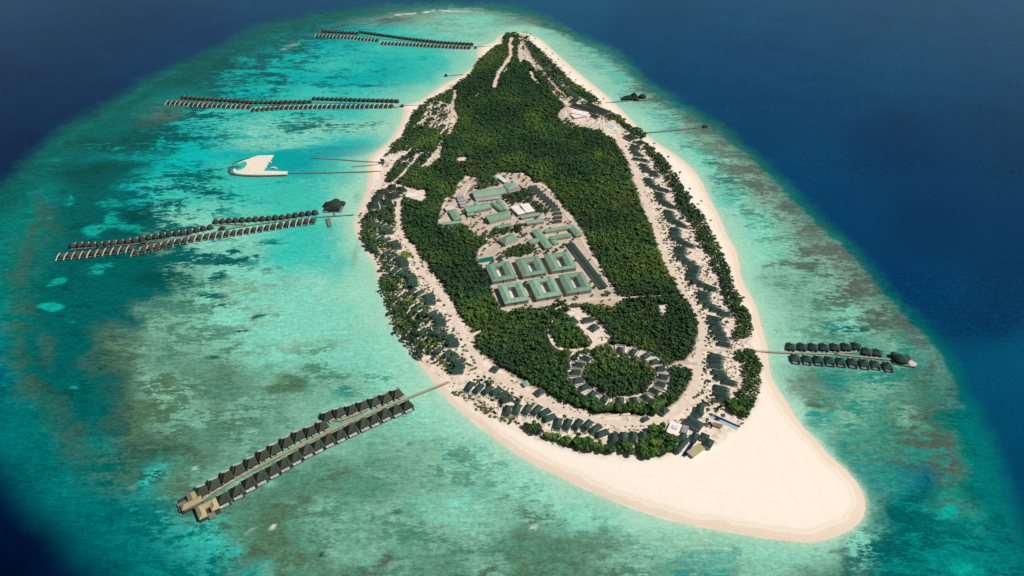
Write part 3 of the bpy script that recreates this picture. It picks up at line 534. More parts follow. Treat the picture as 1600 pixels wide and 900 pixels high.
#@@OBJECTS@@
# ------------------------------------------------------------------ prototypes of the villas over the water
def octo(w,l,z,k=.62,n=12,p=2.6):
    out=[]
    for i in range(n):
        a=2*math.pi*(i+.5)/n; c,s=math.cos(a),math.sin(a); r=(abs(c)**p+abs(s)**p)**(-1/p)
        out.append((c*r*w/2,s*r*l/2,z))
    return out
def round_roof(w,l,z0,h):
    m=MB(); rings=[octo(w,l,z0),octo(w*1.0,l*1.0,z0+.35),octo(w*.80,l*.84,z0+h*.42),octo(w*.5,l*.6,z0+h*.76),octo(w*.14,l*.30,z0+h)]
    return m.loft(rings)
def rect(x0,x1,y0,y1): return [(x0,y0),(x1,y0),(x1,y1),(x0,y1)]
def slide_mesh():
    m=MB(); x=5.6; path=[(x,-4.5,6.9),(x,0,6.6),(x,4.5,5.2),(x,9.5,2.6),(x,13,.8)]
    for a,b in zip(path[:-1],path[1:]):
        n=len(m.V)
        for q in (a,b):
            for dx,dz in ((-.95,.55),(-.55,.0),(.55,.0),(.95,.55)): m.V.append((q[0]+dx,q[1],q[2]+dz))
        for c in range(3): m.F.append((n+c,n+c+1,n+5+c,n+4+c))
    for px,py,pz in ((x,0,6.0),(x,4.5,4.5),(x,9.5,2.2)): m.box(px-.15,px+.15,py-.15,py+.15,-.3,pz)
    return m
def proto_slide_villa(roofm,rw=12.4,rl=15.0):
    t=thing('overwater_villa',(0,0,0))
    round_roof(rw,rl,3.4,4.9).build('roof',M[roofm],t,smooth_=False)
    MB().box(-4.1,4.1,-5.2,5.2,1.55,3.5).build('wall',M['wall'],t)
    d=MB().box(-5.0,6.0,-6.8,10.0,1.2,1.5)
    for sx in (-4.3,4.6):
        for yy in (-5.6,0,5.2,8.4): d.box(sx-.18,sx+.18,yy-.18,yy+.18,-.5,1.2)
    d.build('deck',M['darkwood'],t)  # dark deck colour stands in for the shadow under the villa
    MB().box(-1.5,3.2,7.4,9.8,1.5,1.75).build('terrace',M['wood'],t)
    slide_mesh().build('slide',M['slide'],t)
    MB().box(-1.9,-.7,-13,-6.4,1.25,1.45).build('entry_walkway',M['wood'],t)
    return t
def proto_pool_villa():
    t=thing('overwater_villa',(0,0,0))
    # two crossing hips, the larger one square on plan
    r=MB().hip(rect(-7.2,6.6,-7.2,6.6),3.5,10.4,.47)
    r.hip(rect(-8.0,-1.0,-1.5,7.8),3.2,7.4,.5); r.build('roof',M['thatch_brown'],t)
    MB().box(-5.4,4.6,-5.4,5.0,1.7,3.3).build('wall',M['darkwood'],t)
    MB().box(-6.2,6.4,-5.6,11.6,1.3,1.65).build('deck',M['darkwood'],t)  # deck colour darkened to paint the shade lying on it
    MB().box(2.0,6.2,7.4,11.2,1.65,1.8).build('terrace',M['tanwood'],t)
    pl=MB().box(-3.2,1.6,7.8,10.8,1.65,1.95).build('pool',M['palepool'],t)
    f=MB(); f.box(-3.6,2.0,10.8,11.2,1.65,2.15); f.box(-3.6,-3.2,7.4,10.8,1.65,2.15); f.box(1.6,2.0,7.4,10.8,1.65,2.15); f.box(-3.2,1.6,7.4,7.8,1.65,2.15); f.build('pool_coping',M['whitewall'],pl)
    w=MB(); w.box(6.0,6.4,7.4,11.4,1.65,2.8); w.box(-6.6,-6.2,-9.5,-3.5,1.3,3.2); w.box(1.2,5.2,-8.6,-8.2,1.3,3.0);  w.build('screen_wall',M['whitewall'],t)
    b=MB(); b.box(3.0,5.2,8.4,10.6,1.8,2.1); b.build('daybed',M['slide'],t)
    for sx in (-5.6,5.8):
        for yy in (-4.8,4,10.9): MB().box(sx-.3,sx+.3,yy-.3,yy+.3,-.6,1.3).build('stilt',M['darkwood'],t)
    MB().box(-1,1,-11,-5.6,1.3,1.55).build('entry_walkway',M['tanwood'],t)
    return t
def row_dir(a,b):  # outward heading in the ground plane of a short arrow seen in the picture
    p=np.array(W(*a)[:2]); q=np.array(W(*b)[:2]); d=q-p; return math.atan2(-d[0],d[1])
NB=[0]
def villa_row(proto,used,segs,label,group,zroof=5.0,scale=1.0):
    """segs: list of (pts, count, heading) with points at roof height, counted from the beach"""
    k=0
    for pts,n,head in segs:
        Q=Wn(pts,zroof)[:,:2]
        if n==len(pts): P=Q
        else:
            s=np.concatenate([[0],np.cumsum(np.hypot(*np.diff(Q,axis=0).T))]); t=np.linspace(0,s[-1],n); P=np.stack([np.interp(t,s,Q[:,0]),np.interp(t,s,Q[:,1])],1)
        for i in range(n):
            k+=1; lab=label.format(ordw(k)); h=head+random.uniform(-.02,.02)
            loc=(P[i,0],P[i,1],0)
            sc=scale*random.uniform(.97,1.03)
            if not used: 
                used.append(1); proto.location=loc; proto.rotation_euler=(0,0,h); proto['label']=lab; proto.scale=(sc,)*3; proto['group']=group; proto['category']='overwater villa'
            else: dup(proto,loc,h,lab,group,(sc,)*3)
    return k
def walkway(name,paths,label,w=2.6,z=1.5,rail=True,cat='jetty',posts=True,wood='wood'):
    t=thing(name,W(*paths[0][0]),0,label,cat); ox,oy,_=W(*paths[0][0])
    d=MB(); ps=MB(); rl=MB()
    for P in paths:
        Q=Wn(P)[:,:2]-np.array([ox,oy])
        for a,b in zip(Q[:-1],Q[1:]):
            e=b-a; L=np.linalg.norm(e); e/=L; nn=np.array([-e[1],e[0]])*w/2
            c=[a+nn,b+nn,b-nn,a-nn]; d.prism(c[::-1],z-.3,z)
            if posts:
                for s in np.arange(2,L,7.0):
                    for q in (-.9,.9):
                        p=a+e*s+nn*q; ps.box(p[0]-.2,p[0]+.2,p[1]-.2,p[1]+.2,-.8,z-.3)
            if rail:
                for q in (-1,1):
                    c=[a+nn*q+nn*.03,b+nn*q+nn*.03,b+nn*q-nn*.03,a+nn*q-nn*.03]; rl.prism(c[::-1],z+.85,z+1.0)
    d.build('deck',M[wood],t)
    if posts: ps.build('pile_rows',M['darkwood'],t)
    if rail: rl.build('handrail',M['wood'],t)
    return t
pr=proto_slide_villa('thatch_brown'); u1=[]
G='thatched villas on stilts over the lagoon'
# middle left jetty
UC=row_dir((520,300),(513,288)); LC=row_dir((400,360),(393,370))
villa_row(pr,u1,[([(492,330.6),(470,333.5),(440,338),(400,341),(370,342.5),(337,344.5)],16,UC),([(328,353.4),(297,360),(245,367.5),(222,371.5),(180,378),(150,381),(124,381),(113,382)],21,UC)],
 'thatched villa, {} from the beach, far side of the middle left jetty',G)
villa_row(pr,u1,[([(488.7,343.4),(450,349),(400,357),(350,364.5),(318,369),(311.6,370)],18,LC),([(300,372),(270,378),(240,386),(213,392.5)],9,LC),([(205,387),(170,391.5),(140,395),(97,399)],10,LC)],
 'villa with water slide, {} from the beach, near side of the middle left jetty',G)
# long upper left jetty
UB=row_dir((520,150),(516,144)); LB=row_dir((500,170),(494.5,174.5))
for a in (0,):
    villa_row(pr,u1,[([(620,157),(560,155.2),(491,153)],19,UB),([(484,158),(440,158.6),(395,159),(360,156),(286,151)],29,UB)],'thatched villa, {} from the beach, far side of the upper left jetty',G,scale=1.02)
    villa_row(pr,u1,[([(611,164.5),(560,165),(500,165.5),(442,167),(396,170.5)],30,LB),([(389,166),(340,164),(300,161.5),(265,159)],18,LB)],'villa with pale slide, {} from the beach, near side of the upper left jetty',G,scale=1.02)
# farthest jetty
UA=row_dir((620,60),(617,56)); LA=row_dir((620,60),(614,64))
villa_row(pr,u1,[([(737,68),(690,65.5),(640,60),(600,54.5),(562.5,49)],34,UA),([(558,51),(530,49.5),(505,48)],11,UA)],'small dark villa, {} from the beach, far side of the topmost jetty',G,scale=1.0)
villa_row(pr,u1,[([(733,73.5),(690,71.5),(640,68.5),(598,66.5)],25,LA),([(589,62),(545,57.5),(497,54.5)],18,LA)],'small dark villa, {} from the beach, near side of the topmost jetty',G,scale=1.0)
# nearest jetty, larger villas with pools
pv=proto_pool_villa(); u2=[]
d1=np.array(W(400,732)[:2])-np.array(W(600,637)[:2]); aD=math.atan2(d1[1],d1[0])
# heading h puts local +Y (outward) along (-sin h, cos h)
hU=aD-math.pi; hL=aD
G2='large pool villas on stilts over the lagoon'
UD=[(619.7,613.5),(602.5,620.5),(584.5,626),(566.5,632),(548.5,638),(529.5,643),(510.5,649)]; UD2=[(503.5,663.5),(484.7,671.7),(466,679),(447.5,689),(428.6,700),(410.7,709.4),(392,721),(372,732),(354,743),(333.8,755),(314.3,766)]
villa_row(pv,u2,[(UD,7,hU),(UD2,11,hU)],'pool villa, {} from the beach, far side of the lowest left jetty',G2,5.5,1.1)
LD=[(634.7,631.7),(617.5,638.5),(600,645),(583,653.5),(566.5,660),(547.7,668.5),(529.7,677.5),(511.7,685),(495,694),(478,701.5),(460.5,712),(442.6,722.4),(425.5,732.5),(406,742.7),(388,752.8),(369.5,765),(347.8,777.6)]
villa_row(pv,u2,[(LD,17,hL)],'pool villa, {} from the beach, near side of the lowest left jetty',G2,5.5,1.1)
# right-hand jetty
def proto_east():
    t=thing('overwater_villa',(0,0,0))
    MB().hip(rect(-6.9,6.9,-7.6,7.6),3.6,9.0,.5).build('roof',M['shingle'],t)
    MB().box(-4.8,4.8,-5.8,6.2,1.7,3.4).build('wall',M['darkwood'],t)
    MB().box(-6.4,6.4,-6.4,12.2,1.3,1.65).build('deck',M['darkwood'],t)
    pl=MB().box(-.4,4.0,7.9,11.2,1.65,1.95).build('pool',M['pool'],t)
    f=MB(); f.box(-.8,4.4,11.2,11.6,1.65,2.2); f.box(-.8,-.4,7.9,11.2,1.65,2.2); f.box(4.0,4.4,7.9,11.2,1.65,2.2); f.box(-.4,4,7.6,7.9,1.65,2.2); f.build('pool_coping',M['whitewall'],pl)
    MB().box(-6.4,-6.0,-6,11.6,1.65,3.2).build('screen_wall',M['whitewall'],t)
    for sx in (-5.8,5.8):
        for yy in (-5,3,11.4): MB().box(sx-.3,sx+.3,yy-.3,yy+.3,-.6,1.3).build('stilt',M['darkwood'],t)
    MB().box(-1.2,1.2,-12.5,-6.4,1.3,1.55).build('entry_walkway',M['tanwood'],t)
    return t
pe=proto_east(); u3=[]
hE=row_dir((1270,550),(1271,535)); hEl=row_dir((1260,550),(1268,562))
villa_row(pe,u3,[([(1237,540.5),(1254.3,540.7),(1271.8,541),(1289,541.2),(1306,541),(1323.3,540.7),(1339,539.5)],7,hE),([(1356,548),(1372.6,549.8)],2,hE-.15)],'dark green villa, {} from the beach, far side of the right-hand jetty',G2,5.2)
villa_row(pe,u3,[([(1243,557.5),(1261,559),(1279,560),(1296.5,561),(1314,562.5),(1332,563.8),(1350.5,565.5),(1368,567),(1387.5,569.8)],9,hEl-.28)],'dark green pool villa, {} from the beach, near side of the right-hand jetty',G2,5.2)

walkway('villa_jetty',[[(553,336.5),(520,338.5),(498,340),(450,345.5),(407.5,350.5),(360,357.5),(330,365),(295.6,370.5),(250,380),(217.5,388)],[(272,375),(214,382),(160,386),(109.7,391)],[(337,352.5),(360,351),(385,352)],[(523,338),(522,330)]],
 'long wooden jetty of the middle left villas with a slim fork near its outer end')
walkway('villa_jetty',[[(655,165.5),(630,165.5),(618,168.5),(560,162.5),(489,161),(440,164),(396,165.5),(380,163),(330,161.5),(278,157.5)]],'wooden jetty running through the upper left double row of villas',2.6)
walkway('villa_jetty',[[(770,73),(742,73.5),(734,72.5),(690,69.5),(640,65),(590,60.5),(560,55.5),(500,52.5)]],'thin pale jetty running through the topmost double row of villas',2.6)
walkway('villa_jetty',[[(702,598),(640,622),(600,637.5),(560,655),(520,673),(478,693),(430,717),(380,743),(335,770),(312,786)],[(632,621),(628,616)],[(575,641),(535,657),(524,658),(519,651)]],
 'broad tan wooden jetty of the lowest left pool villas',3.9,1.7,wood='tanwood')
walkway('villa_jetty',[[(1170,549.4),(1230,552),(1303.5,554),(1350,559),(1398,563)],[(1303.5,554),(1337,551)]],'straight wooden jetty of the right-hand villas, joined to the eastern beach',3.2,wood='tanwood')
walkway('footbridge_jetty',[[(485.5,247.5),(530,250),(592,254.7)]],'long thin jetty north of the arrival pier',2.4)
walkway('footbridge_jetty',[[(550,261.3),(592,258)]],'short faint jetty between the arrival pier and the thin jetty',1.6)
walkway('arrival_pier',[[(449,271),(520,270.5),(596,268.5)]],'pier with close-set piles linking the sand harbour islet to the beach',3.4)
walkway('beach_jetty',[[(695,119.5),(724,117)]],'tiny jetty with a hut on the upper left beach',2.2)
walkway('swimming_jetty',[[(512.5,342),(516,355)]],'short dark jetty pointing south beside the round-roofed water restaurant',7,2.4)
walkway('restaurant_jetty',[[(945,161.5),(975,158.5),(1027,154)]],'jetty behind the two-roofed water restaurant on the upper right reef',4)
walkway('right_jetty',[[(1008,208.5),(1060,203.5),(1100,198.5)]],'long jetty with small end platform on the upper right reef',4)

def hut(name,px,py,w,l,h,rz,roofm,label,cat='hut',z=1.7,eave=3.0,wallm='darkwood'):
    x,y,_=W(px,py,z); t=thing(name,(x,y,0),rz,label,cat)
    MB().hip(rect(-w/2,w/2,-l/2,l/2),z+eave,z+eave+h,.5).build('roof',M[roofm],t)
    MB().box(-w*.42,w*.42,-l*.42,l*.42,z,z+eave-.1).build('wall',M[wallm],t)
    d=MB().box(-w*.58,w*.58,-l*.58,l*.58,z-.35,z)
    for a in (-.5,.5):
        for b in (-.5,.5): d.box(w*a-.2,w*a+.2,l*b-.2,l*b+.2,-.6,z-.35)
    d.build('deck',M['wood'],t)
    return t
hut('jetty_hut',1102,198,12,10,3,.1,'thatch_brown','small hut on the end of the long upper right jetty')
hut('jetty_hut',697,118.5,8,7,3,0,'thatch_brown','small dark hut at the sea end of the tiny upper left jetty')
hut('jetty_hut',628.5,166,8,7,3,0,'thatch_brown','small hut on the sand spit where the upper left jetty begins')
hut('jetty_hut',743,75,8,7,2.6,0,'thatch_brown','small hut on the sand spit where the topmost jetty begins')
hut('jetty_hut',347.5,357.5,11,9,3.4,.1,'thatch','dark hut inside the fork in the middle of the middle left jetty')
hut('jetty_hut',225,380,11,9,3.4,.1,'thatch_brown','brown hut inside the outer fork of the middle left jetty')

# water restaurants and pavilions
def pavilion(px,py,rz,label,parts,deck,extra=None,z=1.7,name='water_restaurant',cat='restaurant',roofm='thatch'):
    x,y,_=W(px,py,z); t=thing(name,(x,y,0),rz,label,cat)
    for (w,l,cx,cy,e,h,rnd) in parts:
        m=MB()
        if rnd: m.loft([[(a+cx,b+cy,c) for a,b,c in r] for r in (octo(w,l,z+e,n=14,p=2.3),octo(w,l,z+e+.4,n=14,p=2.3),octo(w*.74,l*.74,z+e+h*.5,n=14,p=2.2),octo(w*.4,l*.4,z+e+h*.85,n=14,p=2),octo(w*.1,l*.1,z+e+h,n=14,p=2))])
        else: m.hip(rect(cx-w/2,cx+w/2,cy-l/2,cy+l/2),z+e,z+e+h,.48)
        m.build('roof',M[roofm],t)
        MB().box(cx-w*.36,cx+w*.36,cy-l*.36,cy+l*.36,z,z+e+.3).build('wall',M['darkwood'],t)
    d=MB()
    for (x0,x1,y0,y1) in deck:
        d.box(x0,x1,y0,y1,z-.4,z)
        for a in np.linspace(x0+1,x1-1,4):
            for b in np.linspace(y0+1,y1-1,3): d.box(a-.25,a+.25,b-.25,b+.25,-.6,z-.4)
    d.build('deck',M['wood'],t)
    if extra: extra(t,z)
    return t
pavilion(523,322,0,'large dark round-roofed restaurant standing in the lagoon beside the middle left jetty',
 [(34,34,0,0,4,8,1),(16,16,-15,3,3.4,5,1),(15,14,15,6,3.4,5,1),(16,14,0,16,3.4,5,1),(24,14,4,-16,3.4,5,0),(12,12,-12,-14,3.2,4,0)],[(-20,20,-24,18)])
pavilion(992,154,.1,'dark twin-roofed restaurant on stilts beside the upper right restaurant jetty',
 [(24,22,-18,0,3.6,7,0),(20,26,0,6,4,10,0),(22,20,22,4,3.6,7,1),(14,12,-30,-3,3.2,4,0),(14,12,2,-10,3.2,4,0)],[(-38,34,-14,18)])
def eastdeck(t,z):
    m=MB(); ring=[(12+11*math.cos(a),-3+7*math.sin(a)) for a in np.linspace(-1.5,1.6,9)]+[(10,2)]
    m.prism(ring,z,z+.35); m.build('terrace',M['whitewall'],t)
pavilion(1407,563,-.25,'dark round thatched pavilion with pale curved terrace ending the right-hand jetty',[(22,20,0,0,3.6,6.5,1),(12,12,-8,8,3.2,4,1),(12,11,9,6,3.2,3.6,1)],[(-11,20,-11,11)],eastdeck,name='end_pavilion',cat='pavilion',roofm='shingle')

# the two tan roofed suites at the outer end of the lowest left jetty
def end_suite(px,py,rz,label,wings,terrace):
    x,y,_=W(px,py,2); t=thing('end_suite',(x,y,0),rz,label,'suite')
    for (w,l,cx,cy,g) in wings:
        MB().hip(rect(cx-w/2,cx+w/2,cy-l/2,cy+l/2),5.2,8.8,.42,gable=g).build('roof',M['tanroof'],t)
        MB().box(cx-w*.4,cx+w*.4,cy-l*.4,cy+l*.4,2,5).build('wall',M['whitewall'],t)
    d=MB().box(-12.5,12.5,-12,12,1.5,2); 
    for a in (-11,-4,4,11):
        for b in (-11,0,11): d.box(a-.3,a+.3,b-.3,b+.3,-.6,1.5)
    d.build('deck',M['darkwood'],t)
    MB().box(*terrace,2,2.35).build('terrace',M['wood'],t)
    return t
end_suite(325,797,aD+math.pi+.0,'tan-roofed suite with brown terrace, the right one of the pair ending the lowest left jetty',[(25,10,0,6,0),(10,22,-7.5,0,0),(10,17,8,1,0)],(-2,6,-15,-5))
end_suite(298.5,784,aD+math.pi,'tan-roofed suite, the left one of the pair ending the lowest left jetty',[(25,10,0,-5,0),(11,20,3,2,0)],(-15,-4,-8,6))

# harbour islet, its rock wall, boats
ISL=[(401,244),(415,243.3),(428,243),(424,249),(420,255),(411,267.6),(430,268),(450,268.6),(449,273.2),(415,274),(385,273.6),(377,273),(366.5,271),(364,267),(366,263.5),(371,267.4),(378,265.5),(383,262),(386,258),(385,254),(380,253),(371,256),(382,251),(390,248.3)]
P=Wn(ISL)[:,:2]; c=P.mean(0)
m=MB(); m.prism(ccw(P-c),-1,1.3); M['isl']=mat('islet_sand',(.70,.61,.49),.95,.1,.05,amt=.05)
o=m.build('harbour_islet',M['isl'],loc=(c[0],c[1],0)); tag(o,kind='structure')
def rockwall(pts,w,h,label,name='rock_wall'):
    Q=Wn(pts)[:,:2]; Q=chaikin(Q,1,False); s=np.concatenate([[0],np.cumsum(np.hypot(*np.diff(Q,axis=0).T))]); n=max(4,int(s[-1]/3)); t=np.linspace(0,s[-1],n)
    P=np.stack([np.interp(t,s,Q[:,0]),np.interp(t,s,Q[:,1])],1); c=P.mean(0); P=P-c; T=np.gradient(P,axis=0); T/=np.linalg.norm(T,axis=1)[:,None]; Nn=np.stack([-T[:,1],T[:,0]],1)
    V=[];F=[]
    for k in range(n):
        for q,z in ((-1,-.8),(-.55,h*.75),(0,h),(.55,h*.75),(1,-.8)):
            j=random.uniform(-.3,.3); V.append((P[k,0]+Nn[k,0]*w/2*q+j,P[k,1]+Nn[k,1]*w/2*q+j,z+random.uniform(-.3,.3)))
        if k:
            for a in range(4): b=(k-1)*5+a; F.append((b,b+5,b+6,b+1))
    o=obj(name,V,F,M['rock'],loc=(c[0],c[1],0)); return tag(o,label,'rock wall')
rockwall([(361.5,261.5),(357.5,265.5),(359,270.5),(369,274.5),(397,276),(431,275.3),(449,274.5)],7,1.8,'dark curved rock wall hugging the near side of the sand harbour islet')
rockwall([(363,257.3),(368,254),(378,250.5),(390,247.3),(401,244.5)],4,1.5,'thin rock wall along the far left side of the sand harbour islet')
for pts,l in (([(444,69),(464,60),(484,53)],'leftmost submerged dark breakwater left of the topmost villas'),([(490,49.5),(515,43),(546,38.5)],'dark breakwater just above the left end of the topmost villas'),
 ([(560,40),(584,36.2)],'short dark breakwater between two others above the topmost villas'),([(591,38.3),(621,32.5),(645,27.5)],'rightmost dark breakwater near the foam line')):
    o=rockwall(pts,6,.8,l,'breakwater'); o['category']='breakwater'
def boat(px,py,L,w,rz,label,canopy=True,name='boat'):
    x,y,_=W(px,py); t=thing(name,(x,y,0),rz,label,'boat'); m=MB()
    sec=[(-L/2,.8),(-L*.2,1),(L*.15,1),(L*.38,.6),(L/2,.05)]
    R_=[]
    for s,k in sec: R_.append([(s,-w/2*k,1.4),(s,-w/2*k*.6,-.2),(s,w/2*k*.6,-.2),(s,w/2*k,1.4)])
    m.loft(R_).build('hull',M['boat'],t)
    if canopy:
        MB().box(-L*.36,L*.2,-w*.4,w*.4,3.1,3.4).build('canopy',M['boat'],t); MB().box(-L*.3,L*.12,-w*.3,w*.3,1.4,3.1).build('cabin',M['glass'],t)
    return t
boat(428.5,263.5,17,5,0,'white ferry with long canopy moored between the islet and its pier',name='ferry')
boat(422.5,254.5,8,5,1.0,'small white boat tied to the straight edge of the harbour islet')
boat(415.5,262,5,2.4,1.0,'tiny white boat in the corner of the harbour islet',False)

# ------------------------------------------------------------------ buildings of the staff compound
def winrow(t,a,b,z0,z1,n,gap=.34):
    """window panes as separate parts along a wall from a to b (world, local to t)"""
    a=np.array(a);b=np.array(b);e=b-a;L=np.linalg.norm(e);e=e/L; nn=np.array([e[1],-e[0]])*.12
    for k in range(n):
        c=a+e*L*(k+.5)/n; h=e*L/n*gap/2
        P=[c-h-nn,c+h-nn,c+h+nn,c-h+nn]; MB().prism(ccw(P),z0,z1).build('window',M['glass'],t)
def building(quad,eave,ridge,roofm,label,name='staff_building',cat='building',wallm='wall',gable=False,flat=False,windows=5,over=.45,inset=.45,g=None):
    g_=1.6; Q=[np.array(W(a,b,g_+eave)[:2]) for a,b in quad]; Q=ccw(Q); c=sum(Q)/4
    # square the plan up
    e=(Q[1]-Q[0])+(Q[2]-Q[3]); L=np.linalg.norm(e)/2; e=e/np.linalg.norm(e); f=np.array([-e[1],e[0]]); Wd=np.dot(((Q[3]-Q[0])+(Q[2]-Q[1]))/2,f)
    if abs(Wd)<2: Wd=2
    C=[-e*L/2-f*Wd/2,e*L/2-f*Wd/2,e*L/2+f*Wd/2,-e*L/2+f*Wd/2]
    t=thing(name,(c[0],c[1],g_),0,label,cat,g); I=[q*(1-over/max(3,min(L,Wd)/2)) for q in C]
    m=MB()
    if flat: m.prism(C,eave,eave+.4)
    else: m.hip(C,eave,eave+ridge,inset,.25,gable)
    m.build('roof',M[roofm],t)
    wl=MB().prism(I,-.5,eave-.05).build('wall',M[wallm],t)
    if windows:
        # the long and the short wall that face the aircraft
        for k in range(4):
            a,b=I[k],I[(k+1)%4]; n_=np.array([(b-a)[1],-(b-a)[0]]); n_/=np.linalg.norm(n_)
            if n_[1]<-.5:
                for fl in range(max(1,int(eave//3.6))): winrow(wl,a+n_*.02,b+n_*.02,fl*3.7+1.0,fl*3.7+2.5,windows)
    return t
def off(o,s,P): return [(o[0]+x/s,o[1]+y/s) for x,y in P]
K=lambda *P: off((690,265),8.18,P)
Lq=lambda *P: off((780,280),7.5,P)
Mq=lambda *P: off((740,370),6.92,P)
S=lambda *P: off((1030,610),8.18,P)
building(K((375,275),(795,218),(832,300),(425,365)),6,3,'greenroof_pale','wide bleached green hall on the north edge of the staff compound',windows=8,gable=True)
building(K((425,362),(770,325),(778,365),(440,408)),4,.6,'greyroof','low grey lean-to along the near side of the wide bleached hall',flat=True,windows=6)
building(K((790,188),(925,158),(1000,225),(845,262)),7,2.5,'greenroof_pale','square pale green hall at the north-east corner of the staff compound',windows=4)
building(K((845,264),(1000,232),(1000,275),(850,300)),5,.5,'greyroof','grey flat-roofed annexe in front of the north-east hall',flat=True,windows=3)
building(K((718,72),(762,62),(838,158),(775,182)),4.5,.4,'whiteroof','narrow white-roofed shed north of the bleached halls',flat=True,windows=0)
building(K((650,78),(695,68),(728,108),(690,122)),4,1,'greenroof','tiny green shed left of the narrow white-roofed shed',windows=0)
building(K((772,62),(812,55),(838,95),(812,100)),4,1,'greenroof','tiny green shed right of the narrow white-roofed shed',windows=0)
building(K((812,98),(832,95),(870,145),(852,150)),3,.3,'whiteroof','slim white roof beside the tiny green shed',flat=True,windows=0)
for i in range(4):
    a=178+i*17; b=338+i*37
    building(K((a,b),(a+92,b-14),(a+115,b+16),(a+22,b+32)),4,.8,'greyroof','mauve-grey workshop roof, {} from the north in the stepped western row'.format(ordw(i+1)),windows=3,name='workshop',cat='workshop',wallm='brick' if i==3 else 'wall',gable=True,g='mauve workshops')
building(K((30,478),(148,457),(178,502),(62,528)),4.5,.4,'whiteroof','square white roof at the western tip of the compound',flat=True,windows=3)
building(K((92,525),(195,505),(255,630),(150,650)),5,1.8,'greenroof','green wing running towards the camera at the compound west edge',windows=3)
building(K((-45,680),(255,645),(268,678),(-30,712)),4.5,1.2,'greenroof_pale','long low pale green building at the south-west edge of the compound',windows=8)
building(K((288,488),(600,402),(635,495),(320,542)),7,2.5,'greenroof','big green-roofed workshop with tall dark front in the compound centre',windows=8,wallm='greyroof',gable=True)
building(K((405,410),(470,404),(490,452),(432,466)),8.6,1,'greenroof_pale','small bright mint roof rising from the back of the big workshop',windows=0)  # paler roof colour paints a lit patch of the workshop
building(K((318,548),(398,540),(415,578),(335,590)),5,1,'greenroof','small green box of a building at the corner of the big workshop',windows=2,wallm='greyroof')
building(K((648,400),(690,388),(762,515),(722,530)),6,1.5,'greenroof','narrow left half of the split green hall',windows=0,gable=True)
building(K((692,388),(770,378),(835,505),(768,520)),6,2,'greenroof','wider right half of the split green hall',windows=3,gable=True)
building(K((550,585),(845,528),(885,595),(610,680)),6.5,2.5,'greenroof','broad green hall joined below the split hall',windows=7,gable=True)
building(K((668,722),(890,680),(912,712),(688,760)),5,1.4,'greenroof','green strip building in front of the broad hall',windows=6)
building(Lq((145,318),(222,300),(300,398),(210,425)),5.5,.5,'whiteroof','left one of the two white-roofed halls in the compound',flat=True,windows=3)
building(Lq((248,296),(343,280),(415,375),(315,395)),5.5,.5,'whiteroof','right one of the two white-roofed halls in the compound',flat=True,windows=3)
building(Lq((240,428),(478,382),(482,420),(262,458)),5,1.6,'greenroof_pale','pale green bar building below the two white-roofed halls',windows=7,gable=True)
building(Lq((308,490),(510,455),(528,498),(320,525)),6,1.6,'greenroof_pale','second pale green bar below the white-roofed halls, with taller grey front',windows=7,gable=True)
building(Lq((515,590),(868,530),(900,562),(535,622)),5.5,1.6,'greenroof','north wing of the long open-court school-like building',windows=9)
building(Lq((838,560),(900,545),(962,655),(872,675)),5.5,1.6,'greenroof','east wing of the long open-court building',windows=3)
building(Lq((575,672),(838,628),(842,668),(592,708)),5.5,1.4,'greenroof','south wing of the long open-court building',windows=9)
building(Lq((395,592),(482,580),(622,790),(522,818)),6,2,'greenroof','long wing crossing the west end of the open court',windows=4)
building(Lq((340,705),(480,682),(492,722),(350,760)),5,1.6,'greenroof_pale','pale stub wing pointing west from the crossing wing',windows=5)
building(Lq((605,712),(670,700),(692,748),(640,765)),4.5,1.2,'greenroof','small square kiosk roof tucked below the south wing',windows=2)
building(Lq((-5,700),(130,640),(245,690),(60,770)),6,5,'greenroof','pavilion with a steep faceted green roof west of the crossing wing',windows=4,name='pavilion',cat='pavilion',inset=.5)
building(Mq((235,225),(300,195),(330,210),(300,250)),4,2.5,'shingle','small dark roofed pool house beside the green pool',windows=0,name='pool_house',cat='pool house')
building(Mq((1012,72),(1085,60),(1452,540),(1368,562)),4,1.8,'shingle','very long dark green roof along the east side of the courtyard blocks',windows=5,gable=True)
# row of staggered dark cottages on the curved lane
cl=chaikin(np.array(Lq((395,85),(450,140),(520,205),(590,265),(645,320),(680,380),(690,440),(682,490))),1,False)
cs=np.concatenate([[0],np.cumsum(np.hypot(*np.diff(cl,axis=0).T))]); ct=np.linspace(0,cs[-1],12)
for i,s_ in enumerate(ct):
    x=np.interp(s_,cs,cl[:,0]); y=np.interp(s_,cs,cl[:,1])
    building([(x-7.3,y-1.1),(x+6.3,y-2.3),(x+7.3,y+1.3),(x-6.3,y+2.5)],3.5,2,'shingle','dark roofed cottage, {} from the north along the curved lane'.format(ordw(i+1)),name='staff_cottage',cat='cottage',windows=3,g='cottages on the curved lane')

